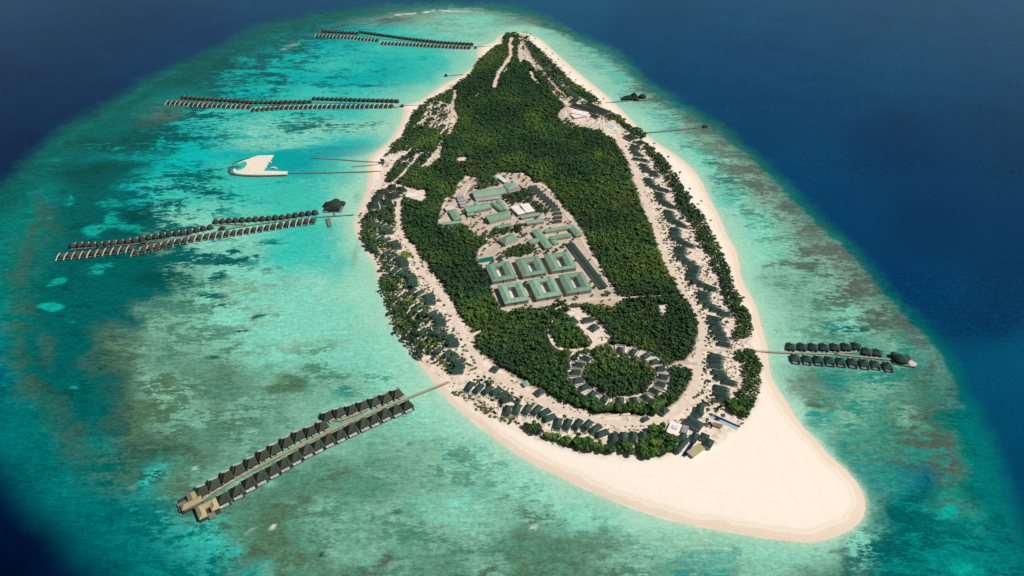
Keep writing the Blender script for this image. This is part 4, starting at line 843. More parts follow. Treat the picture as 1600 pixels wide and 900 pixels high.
def courtyard(outer,inner,label):
    g_=1.6; ev=8.2; O=ccw([W(a,b,g_+ev) for a,b in outer]); I=ccw([W(a,b,g_+ev) for a,b in inner]); c=sum(O)/4; 
    e=(O[1]-O[0])+(O[2]-O[3]); Lo=np.linalg.norm(e)/2; e/=np.linalg.norm(e); f=np.array([-e[1],e[0]]); Wo=np.dot(((O[3]-O[0])+(O[2]-O[1]))/2,f)
    ic=sum(I)/4-c; ei=(I[1]-I[0])+(I[2]-I[3]); fi=((I[3]-I[0])+(I[2]-I[1]))/2
    Li=abs(np.dot(ei,e))/2; Wi=abs(np.dot(fi,f)); 
    if Li<4 or Wi<4: Li,Wi=abs(np.dot(fi,e)),abs(np.dot(ei,f))/2
    sg=1 if Wo>0 else -1; Wo=abs(Wo); f=f*sg
    q=lambda a,b,o=0: e*a+f*b+o
    RO=[q(-Lo/2,-Wo/2),q(Lo/2,-Wo/2),q(Lo/2,Wo/2),q(-Lo/2,Wo/2)]
    RI=[ic+q(-Li/2,-Wi/2),ic+q(Li/2,-Wi/2),ic+q(Li/2,Wi/2),ic+q(-Li/2,Wi/2)]
    t=thing('courtyard_block',(c[0],c[1],g_),0,label,'apartment block','green-roofed courtyard blocks')
    MD=[(RO[k]+RI[k])/2 for k in range(4)]; V=[];F=[]
    for k in range(4): V+=[(RO[k][0],RO[k][1],ev),(MD[k][0],MD[k][1],ev+2.4),(RI[k][0],RI[k][1],ev)]
    for k in range(4): V+=[(RO[k][0],RO[k][1],ev-.35),(RI[k][0],RI[k][1],ev-.35)]
    for k in range(4):
        j=(k+1)%4; F+=[(k*3,j*3,j*3+1,k*3+1),(k*3+1,j*3+1,j*3+2,k*3+2),(12+k*2,12+j*2,j*3,k*3),(k*3+2,j*3+2,13+j*2,13+k*2),(12+k*2,13+k*2,13+j*2,12+j*2)]
    obj('roof',V,F,M['greenroof'],t)
    WO=[p*(1-1.0/22) for p in RO]; WI=[ic+(p-ic)*1.12 for p in RI]; V=[];F=[]
    for k in range(4): V+=[(WO[k][0],WO[k][1],-.5),(WO[k][0],WO[k][1],ev-.1),(WI[k][0],WI[k][1],-.5),(WI[k][0],WI[k][1],ev-.1)]
    for k in range(4): j=(k+1)%4; F+=[(k*4,j*4,j*4+1,k*4+1),(k*4+3,j*4+3,j*4+2,k*4+2),(k*4+1,j*4+1,j*4+3,k*4+3)]
    wl=obj('wall',V,F,M['wall'],t)
    n_=-f
    for fl in (0,1):
        winrow(wl,WO[0]+n_*.02,WO[0]*.62+WO[1]*.38+n_*.02,fl*3.9+1,fl*3.9+2.5,4,.3); winrow(wl,WO[0]*.52+WO[1]*.48+n_*.02,WO[1]+n_*.02,fl*3.9+1,fl*3.9+2.5,5,.3)
    P=[WO[0]*.6+WO[1]*.4+n_*.02,WO[0]*.54+WO[1]*.46+n_*.02]; MB().prism(ccw([P[0]-n_*.1,P[1]-n_*.1,P[1]+n_*.12,P[0]+n_*.12]),-.2,ev-.6).build('stair_recess',M['darkwood'],t)  # flat strip on the wall, its dark colour painting the recess shade
    b=MB(); 
    for zz in (3.9,): 
        p=[WO[0]+n_*.05,WO[1]+n_*.05,WO[1]+n_*.35,WO[0]+n_*.35]; b.prism(ccw(p),zz,zz+.3)
    b.build('floor_band',M['whitewall'],t)
    MB().prism(ccw([ic*1.0+(p-ic)*.9 for p in RI]),-.3,.25).build('court_paving',M['whiteroof'],t)
    return t
for (o_,i_,l) in (((118,300),(380,262),(475,440),(205,490)),((225,325),(305,315),(355,410),(280,430)),'upper left block, beside the green pool'),(((440,240),(690,205),(810,385),(540,430)),((568,278),(640,265),(690,360),(625,375)),'upper middle block, with bleached roof slope'),\
 (((750,190),(1020,160),(1120,330),(855,375)),((875,220),(955,212),(1010,310),(940,325)),'upper right block'),(((245,525),(505,485),(615,680),(345,725)),((355,550),(440,540),(500,645),(420,665)),'lower left block'),\
 (((588,470),(850,430),(970,625),(680,672)),((700,490),(785,480),(845,590),(770,605)),'lower middle block'),(((910,415),(1170,375),(1295,575),(1015,610)),((1025,435),(1115,430),(1170,540),(1100,550)),'lower right block, nearest the very long dark roof'):
    courtyard(Mq(*o_),Mq(*i_),'two-storey green-roofed courtyard block: '+l)
def pool(quad,m,label,z=.25,edge='whiteroof',g_=1.6):
    Q=ccw([W(a,b,g_) for a,b in quad]); c=sum(Q)/4; t=thing('swimming_pool',(c[0],c[1],g_),0,label,'pool'); C=[q-c for q in Q]
    E_=[q*1.08+q/np.linalg.norm(q)*.4 for q in C]; V=[(a[0],a[1],z2) for z2 in (z+.12,) for a in E_]+[(a[0],a[1],z+.12) for a in C]+[(a[0],a[1],-.3) for a in E_]+[(a[0],a[1],-.3) for a in C]
    F=[(k,(k+1)%4,4+(k+1)%4,4+k) for k in range(4)]+[(8+k,8+(k+1)%4,(k+1)%4,k) for k in range(4)]+[(4+k,4+(k+1)%4,12+(k+1)%4,12+k) for k in range(4)]
    obj('pool_edge',V,F,M[edge],t); MB().prism([q*.998 for q in C],-.3,z).build('water',M[m],t); return t
pool(Mq((45,245),(205,212),(222,258),(60,285)),'greenpool','green and blue swimming pool at the north-west corner of the courtyard blocks',edge='brick')
# radio mast
x,y,_=W(736.5,362); t=thing('radio_mast',(x,y,1.6),0,'thin dark radio mast in the compound service yard','mast')
m=MB(); hh=30
for a in range(3):
    cx,cy=math.cos(a*2.094)*.5,math.sin(a*2.094)*.5; m.box(cx-.1,cx+.1,cy-.1,cy+.1,0,hh)
for k in range(20): m.box(-.55,.55,-.55,.55,k*1.5,k*1.5+.1)
m.build('lattice',M['darkwood'],t); MB().box(-.05,.05,-.05,.05,hh,hh+3).build('antenna',M['metal'],t); MB().box(-1.2,1.2,-1.2,1.2,0,.6).build('base',M['wall'],t)
# small service buildings between the compound and the ring of villas
C3=lambda *P: off((870,470),10,P)
building(C3((190,262),(275,232),(338,335),(245,372)),4,2.5,'shingle','dark roof west of the path in the clearing above the villa ring',windows=3,name='service_building')
building(C3((395,268),(545,240),(588,308),(420,332)),5,2,'shingle','dark flat-pitched roof in the clearing above the villa ring',windows=4,name='service_building')
building(C3((530,375),(600,345),(665,420),(545,500)),4,4,'shingle','dark pyramid roof in the clearing above the villa ring',windows=2,name='service_building')
for k,(a,b) in enumerate((((480,540),(560,650)),((690,400),(770,400)),((770,400),(870,570)),((650,590),(710,570)),((710,570),(720,630)),((750,570),(810,590)))):
    p=np.array(W(*C3(a)[0],1.6)[:2]); q=np.array(W(*C3(b)[0],1.6)[:2]); c=(p+q)/2; e=(q-p)/np.linalg.norm(q-p); nn=np.array([-e[1],e[0]])*.3
    o=MB().prism(ccw([p-nn-c,q-nn-c,q+nn-c,p+nn-c]),-.2,2.2).build('yard_wall',M['wall' if k!=0 else 'whitewall'],loc=(c[0],c[1],1.6))
    tag(o,'low garden wall, {} of six around the cluttered yard above the villa ring'.format(ordw(k+1)),'wall','yard walls above the ring')
building(C3((0,0),(1,0),(1,1),(0,1)) if 0 else [(1072,531),(1076,529),(1078,537),(1074,539)],4,1.5,'shingle','tiny dark shed at the east edge of the forest beside the sand road',windows=0,name='shed',cat='shed')
building([(770,571),(781,574),(776,582),(766,577)],4,2,'shingle','dark hipped roof at the forest edge on the bend of the south road',windows=0,name='shed',cat='shed')
building([(814,597),(822,594),(829,600),(820,604)],3.5,1,'greenroof_pale','pale green shed beside the south road',windows=0,name='shed',cat='shed')
building([(835,611),(843,606.5),(853,612),(842,619)],4.5,3,'shingle','dark pyramid-roofed house just south of the forest on the south road',windows=2,name='shed',cat='house')
building([(1002,655),(1010,649),(1017,655),(1006,658)],3.5,1.4,'shingle','small dark roof by the road south-east of the villa ring',windows=0,name='shed',cat='shed')
building([(1030,640),(1038,634),(1047,641),(1036,650)],5,4.5,'shingle','dark green pyramid roof among trees beside the south-east road',windows=2,name='pyramid_house',cat='house')
building([(1003,652.5),(1008,647),(1013,652),(1008,656)],3,1,'greyroof','little grey kiosk against the south-east trees',windows=0,name='shed',cat='shed')

# ------------------------------------------------------------------ beach clubs
def B(q,e,r,rm,l,**k): return building(q,e,r,rm,l,name=k.pop('name','resort_building'),**k)
B(S((520,172),(612,205),(530,322),(412,300)),6,3.5,'shingle','tall dark green hall, northernmost of the southern beach club',windows=3)
B(S((400,300),(465,268),(540,330),(470,380)),5,2.2,'shingle','dark roof linking the two big halls of the southern beach club',windows=0)
B(S((315,388),(372,338),(592,402),(520,522)),6,3.6,'shingle','large dark green hall with tall dark front beside the pools',windows=6)
B(S((545,132),(655,155),(620,185),(535,162)),4,2,'shingle','small dark roof between the road and the northern beach club hall',windows=0)
B(S((168,398),(300,438),(222,588),(75,520)),4,.4,'whiteroof','white flat-roofed kitchen block with roof vents by the southern beach club',flat=True,windows=4,wallm='whitewall')
B(S((180,440),(250,460),(225,500),(155,480)),5,.8,'whiteroof','raised white roof box on top of the white kitchen block',flat=True,windows=0)
B(S((312,442),(395,462),(345,552),(282,525)),3.4,.3,'greyroof','grey flat annexe right of the white kitchen block',flat=True,windows=2)
B(S((282,540),(372,572),(320,655),(228,612)),5,3,'shingle','square dark hip roof below the grey annexe',windows=2)
B(S((352,600),(412,632),(242,800),(172,758)),4.5,2.4,'shingle','long diagonal dark roof at the west side of the beach restaurant',windows=3)
B(S((432,530),(522,558),(470,652),(392,620)),5,3,'shingle','middle dark hip roof of the beach restaurant',windows=2)
B(S((545,530),(652,575),(622,642),(505,602)),5,3,'shingle','upper right dark roof of the beach restaurant',windows=2)
B(S((612,602),(716,645),(652,745),(545,690)),5,3.4,'shingle','dark hip roof of the beach restaurant nearest the open sand',windows=4)
B(S((490,645),(565,738),(465,862),(365,815)),3.6,.5,'tanroof','tan flat-roofed bar on the sand in front of the beach restaurant',flat=True,windows=0,wallm='whitewall')
pool(S((400,665),(450,682),(330,855),(282,835)),'pooldeep','narrow dark pool between the diagonal roof and the tan bar')
pool(S((640,335),(685,305),(1022,455),(985,505)),'palepool','long pale blue pool stretching towards the southern sand')
pool(S((700,335),(720,322),(1020,455),(1008,470)),'pooldeep','dark blue swimming lane along the far edge of the long pale pool',z=.42,edge='pooldeep')
pool(S((615,405),(665,400),(668,440),(625,445)),'pooldeep','little square dark blue pool at the foot of the pool bar')
B(S((690,405),(812,440),(800,478),(670,440)),2.6,.3,'brick','low brown-roofed pool bar beside the long pale pool',flat=True,windows=0)
Sc=[('white','parasol on the sand')]
N8=lambda *P: off((840,110),8.18,P)
B(N8((395,530),(520,498),(612,540),(640,590)),5,.4,'whiteroof','big white flat-roofed service block at the north-east village',flat=True,windows=0,wallm='whitewall')
B(N8((440,560),(600,530),(610,590),(450,610)),3.6,.4,'whiteroof','lower white roof in front of the big white service block',flat=True,windows=4,wallm='whitewall')
B(N8((430,330),(540,350),(520,420),(440,400)),5,3,'thatch','dark roof at the road head of the north-east village',windows=0)
B(N8((500,400),(560,380),(720,560),(650,600)),5,3.5,'thatch','long dark roof along the left side of the north-east restaurant group',windows=3)
B(N8((620,420),(700,400),(760,470),(680,500)),5,3,'thatch','dark roof in the middle of the north-east restaurant group',windows=0)
B(N8((690,460),(790,430),(900,540),(820,580)),5,4,'thatch','wide dark roof on the beach side of the north-east restaurant group',windows=3)
B(N8((700,560),(740,545),(775,600),(730,625)),4,2.5,'thatch','small dark roof at the foot of the north-east restaurant group',windows=0)
pool(N8((872,680),(1000,708),(955,750),(876,718)),'whitepool','pale blue free-form pool near the upper right beach')
B(off((930,190),8.18,[(385,180),(470,140),(530,225),(430,240)]),5,3.5,'thatch','dark restaurant roof below the upper right pale pool',windows=0)
B(off((930,190),8.18,[(560,245),(600,215),(640,285),(545,300)]),4,3,'thatch','dark hip roof on the beach edge at the root of the long upper right jetty',windows=0)
B(off((930,190),8.18,[(430,290),(540,300),(600,345),(480,350)]),4,3,'thatch','dark flat-lying roof south of the upper right pool',windows=0)
WV=lambda *P: off((545,280),5.294,P)
for q,l in ((((325,45),(385,40),(400,85),(330,95)),'topmost dark roof of the reception group by the arrival beach'),(((235,90),(320,70),(330,120),(240,135)),'dark roof second from the top on the beach side of the reception group'),
 (((200,130),(280,120),(285,175),(200,180)),'dark roof in the middle of the beach side of the reception group'),(((165,190),(240,175),(255,235),(165,245)),'dark roof at the south-west corner of the reception group'),
 (((320,120),(400,95),(410,150),(320,180)),'dark roof in the centre of the reception group'),(((395,70),(450,55),(485,95),(415,115)),'dark roof on the forest side of the reception group'),
 (((260,170),(340,160),(370,200),(280,220)),'dark roof at the southern end of the reception group')):
    B(WV(*q),5,4.5,'thatch',l,windows=0)
B(WV((440,145),(520,112),(625,142),(610,178)),4,.4,'whiteroof','white flat roof at the forest edge beside the reception group',flat=True,windows=0,wallm='whitewall')
B(WV((470,120),(560,115),(565,145),(480,150)),5,.4,'whiteroof','upper white roof stacked on the reception kitchen block',flat=True,windows=0,wallm='whitewall')
NW=lambda *P: off((640,130),10,P)
for q,l in ((((375,300),(420,275),(470,320),(400,335)),'dark roof nearest the shore in the north-west hamlet'),(((350,385),(460,375),(490,410),(360,420)),'wide dark roof in the upper part of the north-west hamlet'),
 (((350,440),(430,430),(440,480),(360,480)),'dark roof in the middle of the north-west hamlet'),(((480,470),(590,470),(600,510),(470,520)),'long dark roof on the forest side of the north-west hamlet'),
 (((255,555),(350,525),(410,570),(300,585)),'dark roof on the left side of the north-west hamlet'),(((230,600),(320,590),(330,630),(240,640)),'lowest dark roof on the left of the north-west hamlet'),
 (((470,640),(550,640),(580,690),(480,690)),'dark roof beside the widening path of the north-west hamlet'),(((480,330),(560,320),(600,360),(500,370)),'dark roof between shore trees in the north-west hamlet')):
    B(NW(*q),4,3,'thatch',l,windows=0,name='village_house')

# ------------------------------------------------------------------ beach villas
def proto_beach():
    t=thing('beach_villa',(0,0,0)); r=MB().hip(rect(-5.2,5.2,-10.5,9),3.6,7.0,.42); r.hip(rect(-5.6,1.5,-2,6),3.5,6.2,.48); r.build('roof',M['shingle'],t)
    MB().box(-4.4,4.4,-9.6,8.2,-.3,3.5).build('wall',M['whitewall'],t)
    MB().box(-5,5,8.2,13,-.3,.45).build('terrace',M['wood'],t)
    MB().box(-2.2,2.2,9.2,12.2,.45,.6).build('pool',M['pool'],t)
    w=MB(); w.box(5.4,5.7,-10,14,-.3,1.8); w.box(-5.7,-5.4,6,14,-.3,1.8); w.build('garden_wall',M['whitewall'],t)
    return t
bv=proto_beach(); u4=[]; G3='green-roofed villas on the sand'; BV=[]
def bvilla(px,py,ang,label,group=G3,sc=1.0):
    """ang: picture vector towards the garden end"""
    x,y,_=W(px,py,6); h=row_dir((px,py),(px+ang[0]*.5,py+ang[1]*.5)); BV.append((x,y,h))
    z=max(gz(x,y),1.0)
    if not u4: u4.append(1); bv.location=(x,y,z); bv.rotation_euler=(0,0,h); bv['label']=label; bv['group']=group; bv['category']='beach villa'; bv.scale=(sc,)*3
    else: dup(bv,(x,y,z),h,label,group,(sc,)*3)
E6=[(x/3.913+940,y/3.913+190) for x,y in [(195,165),(205,185),(225,200),(215,225),(260,232),(255,262),(265,280),(278,296),(315,305),(325,322),(285,350),(292,366),(300,382),(330,395),(352,405),(385,414),(355,437),(357,455),(362,475),(385,490),(408,505),(438,517),(410,547),(415,565),(418,582),(440,600),(468,615),(495,632),(450,655),(450,675),(448,695),(470,715),(502,735),(535,752),(485,770),(480,790),(478,812),(500,835),(535,858),(570,882)]]
E5=[(x/3.215+1020,y/3.215+380) for x,y in [(205,135),(197,153),(197,173),(222,190),(258,208),(295,222),(258,248),(255,269),(262,290),(290,311),(322,332),(362,350),(310,373),(310,396),(320,420),(332,446),(348,473),(360,503),(318,563),(315,587),(315,612),(332,645),(350,672),(385,694),(345,725),(345,752),(355,782)]]
for k,(x,y) in enumerate(E6+E5):
    bvilla(x,y,(14,1.5+.8*(k%6)*.5),'green-roofed beach villa, {} from the north along the eastern road'.format(ordw(k+1)),sc=.98)
SV=[(x/6+700,y/6+570) for x,y in [(200,195),(285,215),(370,228),(450,240),(510,272),(545,320),(555,422),(645,410),(742,410),(832,415),(903,442),(952,490)]]+[(x/4.706+860,y/4.706+600) for x,y in [(55,285),(125,290),(200,290),(270,295),(332,322),(380,358),(462,402),(535,390),(608,385),(683,385)]]
SA=[(-10,15),(-13,13),(-14,11),(-16,9),(-17,6),(-18,4),(-4,16),(-6,15),(-9,13),(-12,12),(-15,8),(-17,6),(-4,15),(-7,15),(-10,13),(-13,12),(-15,9),(-17,6),(-2,15),(-1,15),(-1,15),(0,15)]
for k,((x,y),a) in enumerate(zip(SV,SA)): bvilla(x,y,a,'green-roofed villa, {} from the west in the fans along the southern beach'.format(ordw(k+1)),sc=.95)
W1=[(200,368),(240,382),(288,392),(318,412),(332,435),(205,480),(258,488),(308,497),(368,515),(388,538),(398,560),(300,610),(358,630),(408,648),(438,666),(450,686),(452,706),(380,750),(428,765),(468,780),(498,792),(518,812),(520,832),(520,856),(500,880)]
W2=[(298,78),(365,92),(443,115),(458,145),(462,180),(318,250),(398,265),(470,277),(520,300),(545,335),(550,370),(395,432),(488,442),(558,455),(620,478),(652,510),(660,548),(528,600),(615,630),(665,662),(705,697),(712,742),(697,782)]
WP=[(x/5.294+545,y/5.294+280) for x,y in W1]+[(x/5.62+590,y/5.62+440) for x,y in W2]
grp=[5,6,6,8,5,6,6,6]; k=0
for g_ in grp:
    for j in range(g_):
        f=j/(g_-1); bvilla(*WP[k],(-12-5*f,9*(1-f)+.5),'green-roofed villa, {} from the north in the leafy western rows'.format(ordw(k+1)),sc=.95); k+=1
NE=[(x/11.25+780,y/11.25+45) for x,y in [(500,265),(525,300),(550,335),(575,370),(600,405),(620,450),(645,500),(680,550),(700,600),(760,735),(860,735),(880,790),(920,830)]]+[(x/8.18+840,y/8.18+110) for x,y in [(150,45),(180,70),(215,100),(250,130),(285,160),(320,205),(350,225),(380,245),(410,262),(440,285),(470,300),(500,318)]]
for k,(x,y) in enumerate(NE): bvilla(x,y,(12,-.5),'small dark-roofed villa, {} from the north in the far north-east strip'.format(ordw(k+1)),sc=.95)
# ring of walled villas
def proto_ring():
    t=thing('walled_villa',(0,0,0)); MB().hip(rect(-4.6,4.6,-7,6.4),3.6,6.6,.42).build('roof',M['shingle'],t)
    MB().box(-3.9,3.9,-6.2,5.6,-.3,3.5).build('wall',M['whitewall'],t)
    w=MB(); w.box(-7.2,-6.8,-8.5,13,-.3,2.2); w.box(6.8,7.2,-8.5,13,-.3,2.2); w.box(-6.8,6.8,12.6,13,-.3,2.2); w.box(-6.8,-2,-8.5,-8.1,-.3,2.2); w.box(2,6.8,-8.5,-8.1,-.3,2.2); w.build('garden_wall',M['whitewall'],t)
    MB().box(-6.6,6.6,5.7,12.4,-.3,.3).build('terrace',M['whiteroof'],t); MB().box(-3,3,7.6,10.8,.3,.5).build('pool',M['pool'],t)
    return t
rv=proto_ring(); u5=[]
cx,cy,_=W(967,586)
RX=[]
for k,(a,b) in enumerate(RL):
    x,y,_=W(870+a/3.75,440+b/3.75,5); h=math.atan2(-(x-cx),(y-cy)); RX.append((x,y)); z=1.6
    lab='walled pool villa, {} clockwise from the top gap in the forest ring'.format(ordw(k+1))
    if not u5: u5.append(1); rv.location=(x,y,z); rv.rotation_euler=(0,0,h); rv.scale=(1.08,)*3; rv['label']=lab; rv['group']='walled villas round the grove'; rv['category']='walled villa'
    else: dup(rv,(x,y,z),h,lab,'walled villas round the grove',(1.08,)*3)

# ------------------------------------------------------------------ vegetation
def ico():
    p=(1+5**.5)/2; v=np.array([(-1,p,0),(1,p,0),(-1,-p,0),(1,-p,0),(0,-1,p),(0,1,p),(0,-1,-p),(0,1,-p),(p,0,-1),(p,0,1),(-p,0,-1),(-p,0,1)],float); v/=np.linalg.norm(v[0])
    f=np.array([(0,11,5),(0,5,1),(0,1,7),(0,7,10),(0,10,11),(1,5,9),(5,11,4),(11,10,2),(10,7,6),(7,1,8),(3,9,4),(3,4,2),(3,2,6),(3,6,8),(3,8,9),(4,9,5),(2,4,11),(6,2,10),(8,6,7),(9,8,1)]); return v,f
IV,IF=ico()
def crown(r,h,n,seed,cards=60,flat=.62):
    """clumps of foliage spread through an uneven crown, plus loose leaf-clump faces; base at z=0"""
    q=np.random.RandomState(seed); V=[];F=[];c=0
    for k in range(n):
        a=q.rand()*6.283; rr=r*.72*math.sqrt(q.rand()); s=r*(.34+.22*q.rand()); z=h*(.35+.55*q.rand()*(1-.5*rr/r))
        M_=q.randn(3,3)*.12+np.eye(3); v=(IV*(1+.25*q.randn(12,1)))@M_*s; v[:,2]*=flat*h/r*1.1
        V.append(v+[math.cos(a)*rr,math.sin(a)*rr,z]); F.append(IF+c); c+=12
    V=np.vstack(V); F=np.vstack(F)
    P=[];G_=[]
    for k in range(cards):
        a=q.rand()*6.283; e=math.acos(q.rand()*1.2-.2 if q.rand()<.9 else 0); d=np.array([math.cos(a)*math.sin(e),math.sin(a)*math.sin(e),math.cos(e)*.75]); p=d*[r*1.02,r*1.02,h*.62]*(0.85+.25*q.rand())+[0,0,h*.4]
        u=q.randn(3); u-=u@d*d*.5; u/=np.linalg.norm(u); w=np.cross(u,q.randn(3)); w/=np.linalg.norm(w)+1e-6; s=r*(.14+.12*q.rand())
        P+=[p+u*s,p-u*s*.5+w*s*.8,p-u*s*.5-w*s*.8]; G_.append((c,c+1,c+2)); c+=3
    return np.vstack([V,np.array(P)]),np.vstack([F,np.array(G_)])
FVAR=[crown(3.3,3.5,6,100+i,24) for i in range(8)]
def grid_points(poly,sp,jit=.42,excl=2.0,extra=None):
    P=Wn(poly)[:,:2]; x0,y0=P.min(0); x1,y1=P.max(0); X,Y=np.meshgrid(np.arange(x0,x1,sp),np.arange(y0,y1,sp)); X[::2]+=sp/2
    x=X.ravel()+RNG.uniform(-jit,jit,X.size)*sp; y=Y.ravel()+RNG.uniform(-jit,jit,X.size)*sp
    s=sdist(P,x,y)+(fbm(x/14,y/14,2)-.5)*9; k=s>excl; x=x[k];y=y[k]
    for D,w in DROAD:
        if w<1: continue
        k=dline(D,x,y)>w/2+1.4+(fbm(x/10,y/10,2)-.5)*3; x=x[k]; y=y[k]
    px,py=proj(x,y)
    for C in [RINGCLEAR]+CLEAR+([] if extra else [COMPOUND]):
        k=sdist(C,px,py)<-1.2; x=x[k];y=y[k];px=px[k];py=py[k]
    return x,y
RINGCLEAR=[(0,0),(1,0),(0,1)]
def drop_near(x,y,pts,r):
    k=np.ones(len(x),bool)
    for a,b in pts: k&=np.hypot(x-a,y-b)>r
    return x[k],y[k]
zones=[('forest',FOREST,5.2)]
BELTS=[('eastern beach belt above the right-hand jetty',[(1008,226),(1022,237),(1040,254),(1055,275),(1066,292),(1082,318),(1100,343),(1113,368),(1126,395),(1137,418),(1142,440),(1160,468),(1168,492),(1177,515),(1177,530),(1150,536),(1143,522),(1150,500),(1140,480),(1128,462),(1124,440),(1113,420),(1108,405),(1095,380),(1085,365),(1075,345),(1062,330),(1056,310),(1045,290),(1033,272),(1014,245)]),
 ('eastern beach belt below the right-hand jetty',[(1152,550),(1174,548),(1187,570),(1189,600),(1185,625),(1172,645),(1160,655),(1143,650),(1135,635),(1150,622),(1162,610),(1160,585),(1152,565)]),
 ('hedge below the southern villas',[(820,668),(835,668),(852,677),(880,684),(905,692),(955,700),(963,712),(950,713),(920,708),(895,702),(860,691),(828,679)]),
 ('lone clump on the southern sand',[(964,700),(975,696),(988,703),(986,713),(970,713)]),
 ('big grove west of the beach restaurant',[(1012,676),(1030,668),(1048,676),(1056,692),(1052,710),(1035,715),(1005,718),(990,712),(1000,697)]),
 ('shore thicket of the western villas',[(597,428),(612,440),(620,452),(616,460),(632,470),(640,480),(636,492),(652,510),(650,525),(660,540),(662,560),(655,565),(640,545),(622,524),(612,500),(602,470),(596,445)]),
 ('trees along the shore around the reception',[(565,335),(575,330),(590,330),(605,320),(618,322),(620,345),(612,352),(590,345),(580,362),(590,385),(600,400),(590,400),(575,388),(565,365)]),
 ('grove north of the arrival beach',[(594,262),(602,245),(614,228),(628,214),(636,200),(645,200),(655,200),(665,205),(690,205),(702,200),(700,212),(690,220),(680,240),(665,256),(650,270),(625,290),(605,284),(610,262),(628,250),(642,238),(630,236),(612,245),(600,258)]),
 ('shoreline grove beside the north-west hamlet',[(640,186),(652,172),(668,160),(690,148),(706,142),(712,150),(706,165),(690,158),(672,162),(664,175),(655,192),(645,200)]),
 ('woods west of the northern path',[(742,104),(750,94),(762,84),(775,74),(784,72),(795,72),(800,88),(792,108),(780,124),(768,122),(755,116),(745,110)]),
 ('trees at the northern tip',[(785,64),(790,54),(800,54),(812,56),(808,62),(815,66),(808,75),(797,70),(790,75),(785,72)]),
 ('grove between the northern paths',[(803,74),(810,78),(810,95),(815,105),(812,112),(800,108),(792,104),(800,95)]),
 ('strip of trees behind the north-east beach',[(822,66),(832,70),(845,82),(860,95),(875,112),(895,130),(915,145),(935,158),(925,162),(905,152),(885,135),(868,118),(855,105),(842,92),(832,80)]),
 ('grove inside the compound beside the cottages',[(788,305),(800,300),(822,298),(830,300),(832,315),(845,320),(858,328),(855,335),(838,335),(832,322),(815,318),(795,320),(787,314)]),
 ('grove north-west of the bleached hall',[(742,282),(765,275),(772,282),(780,292),(765,294),(748,296)]),
 ('hedge of trees north of the courtyard blocks',[(793,392),(800,388),(828,382),(838,386),(838,396),(820,402),(800,404),(792,400)]),
 ('trees in front of the strip building',[(752,372),(770,360),(785,355),(805,352),(818,356),(812,364),(795,366),(775,370),(765,376)]),
 ('thicket between the two roads of the north-west grove',[(655,215),(668,205),(690,205),(705,212),(695,222),(675,225),(660,226)]),
 ('trees below the north-east restaurants',[(905,170),(915,160),(935,172),(955,178),(975,188),(978,200),(962,196),(950,185),(930,180),(915,178)]),
 ('scattered trees at the root of the long upper right jetty',[(965,195),(985,198),(1000,205),(1012,210),(1005,218),(990,214),(970,210)]),
 ('tree strip west of the north-east villas',[(835,78),(842,85),(850,100),(862,115),(872,125),(880,140),(892,150),(888,158),(872,150),(862,140),(850,125),(838,112),(832,95)]),
 ('grove south-east of the villa ring',[(1012,640),(1030,632),(1050,610),(1065,590),(1080,580),(1080,590),(1068,612),(1052,630),(1035,640),(1020,652)])]
ZN=[];XS=[];YS_=[]
def addz(name,x,y): XS.append(x); YS_.append(y); ZN.extend([name]*len(x))
fx,fy=grid_points(FOREST,4.5); fx,fy=drop_near(fx,fy,RX,13)
BP=[(x-13*math.sin(h)*.0,y) for x,y,h in BV]
fx,fy=drop_near(fx,fy,BP,10); addz('forest',fx,fy)
SPARSE=[('north-west hamlet',[(640,186),(660,168),(690,152),(712,150),(714,175),(705,205),(690,222),(665,210),(648,205),(636,200)],8.5),
 ('reception area',[(570,330),(590,300),(620,290),(640,300),(640,320),(628,345),(632,372),(610,360),(590,350),(575,345)],9),
 ('leafy western villas',[(565,352),(590,350),(612,378),(630,410),(650,440),(668,470),(690,505),(705,545),(720,575),(705,590),(680,570),(655,540),(640,500),(615,460),(595,415),(575,385)],8),
 ('north-east villa strip',[(820,66),(835,72),(860,95),(880,118),(905,140),(940,165),(985,200),(970,205),(940,185),(900,165),(880,150),(862,130),(845,105),(828,85)],11.5),
 ('eastern road villas',[(985,210),(1005,225),(1030,260),(1060,300),(1085,345),(1105,390),(1120,430),(1135,480),(1140,535),(1115,545),(1090,470),(1060,400),(1035,345),(1012,280),(990,240)],24),
 ('staff compound',COMPOUND,17),
 ('northern tip',[(785,60),(800,54),(822,58),(830,66),(845,88),(838,100),(822,82),(812,72),(800,72)],9)]
for n_,p in BELTS+[z[:2] for z in SPARSE]:
    sp_=dict((z[0],z[2]) for z in SPARSE).get(n_,4.7)
    x,y=grid_points(p,sp_,extra=True,excl=.4); x,y=drop_near(x,y,BP,7.2); addz(n_,x,y)
# clumps inside the compound zone are allowed; keep trees off every building
FOOT=[]
for o in list(COL.objects):
    if o.parent is None and o.get('category') in ('building','workshop','cottage','apartment block','pavilion','pool','house','shed','pool house','villa'):
        rf=[c for c in o.children if c.name.split('.')[0] in ('roof','pool_edge')]
        if rf:
            v=np.array([p.co[:2] for p in rf[0].data.vertices]); FOOT.append((o.location.x,o.location.y,v))
X=np.concatenate(XS); Y=np.concatenate(YS_); ZN=np.array(ZN); ok=np.ones(len(X),bool)
for a,b,v in FOOT:
    r=np.abs(v).max()*1.6; near=np.where((np.abs(X-a)<r)&(np.abs(Y-b)<r))[0]
    if len(near)==0: continue
    # convex footprint test with margin
    from mathutils.geometry import convex_hull_2d
    hull=[v[i] for i in convex_hull_2d([tuple(p) for p in v])]
    d=sdist(np.array(hull),X[near]-a,Y[near]-b); ok[near[d>-3.2]]=False
X=X[ok];Y=Y[ok];ZN=ZN[ok]
PX,PY=proj(X,Y)
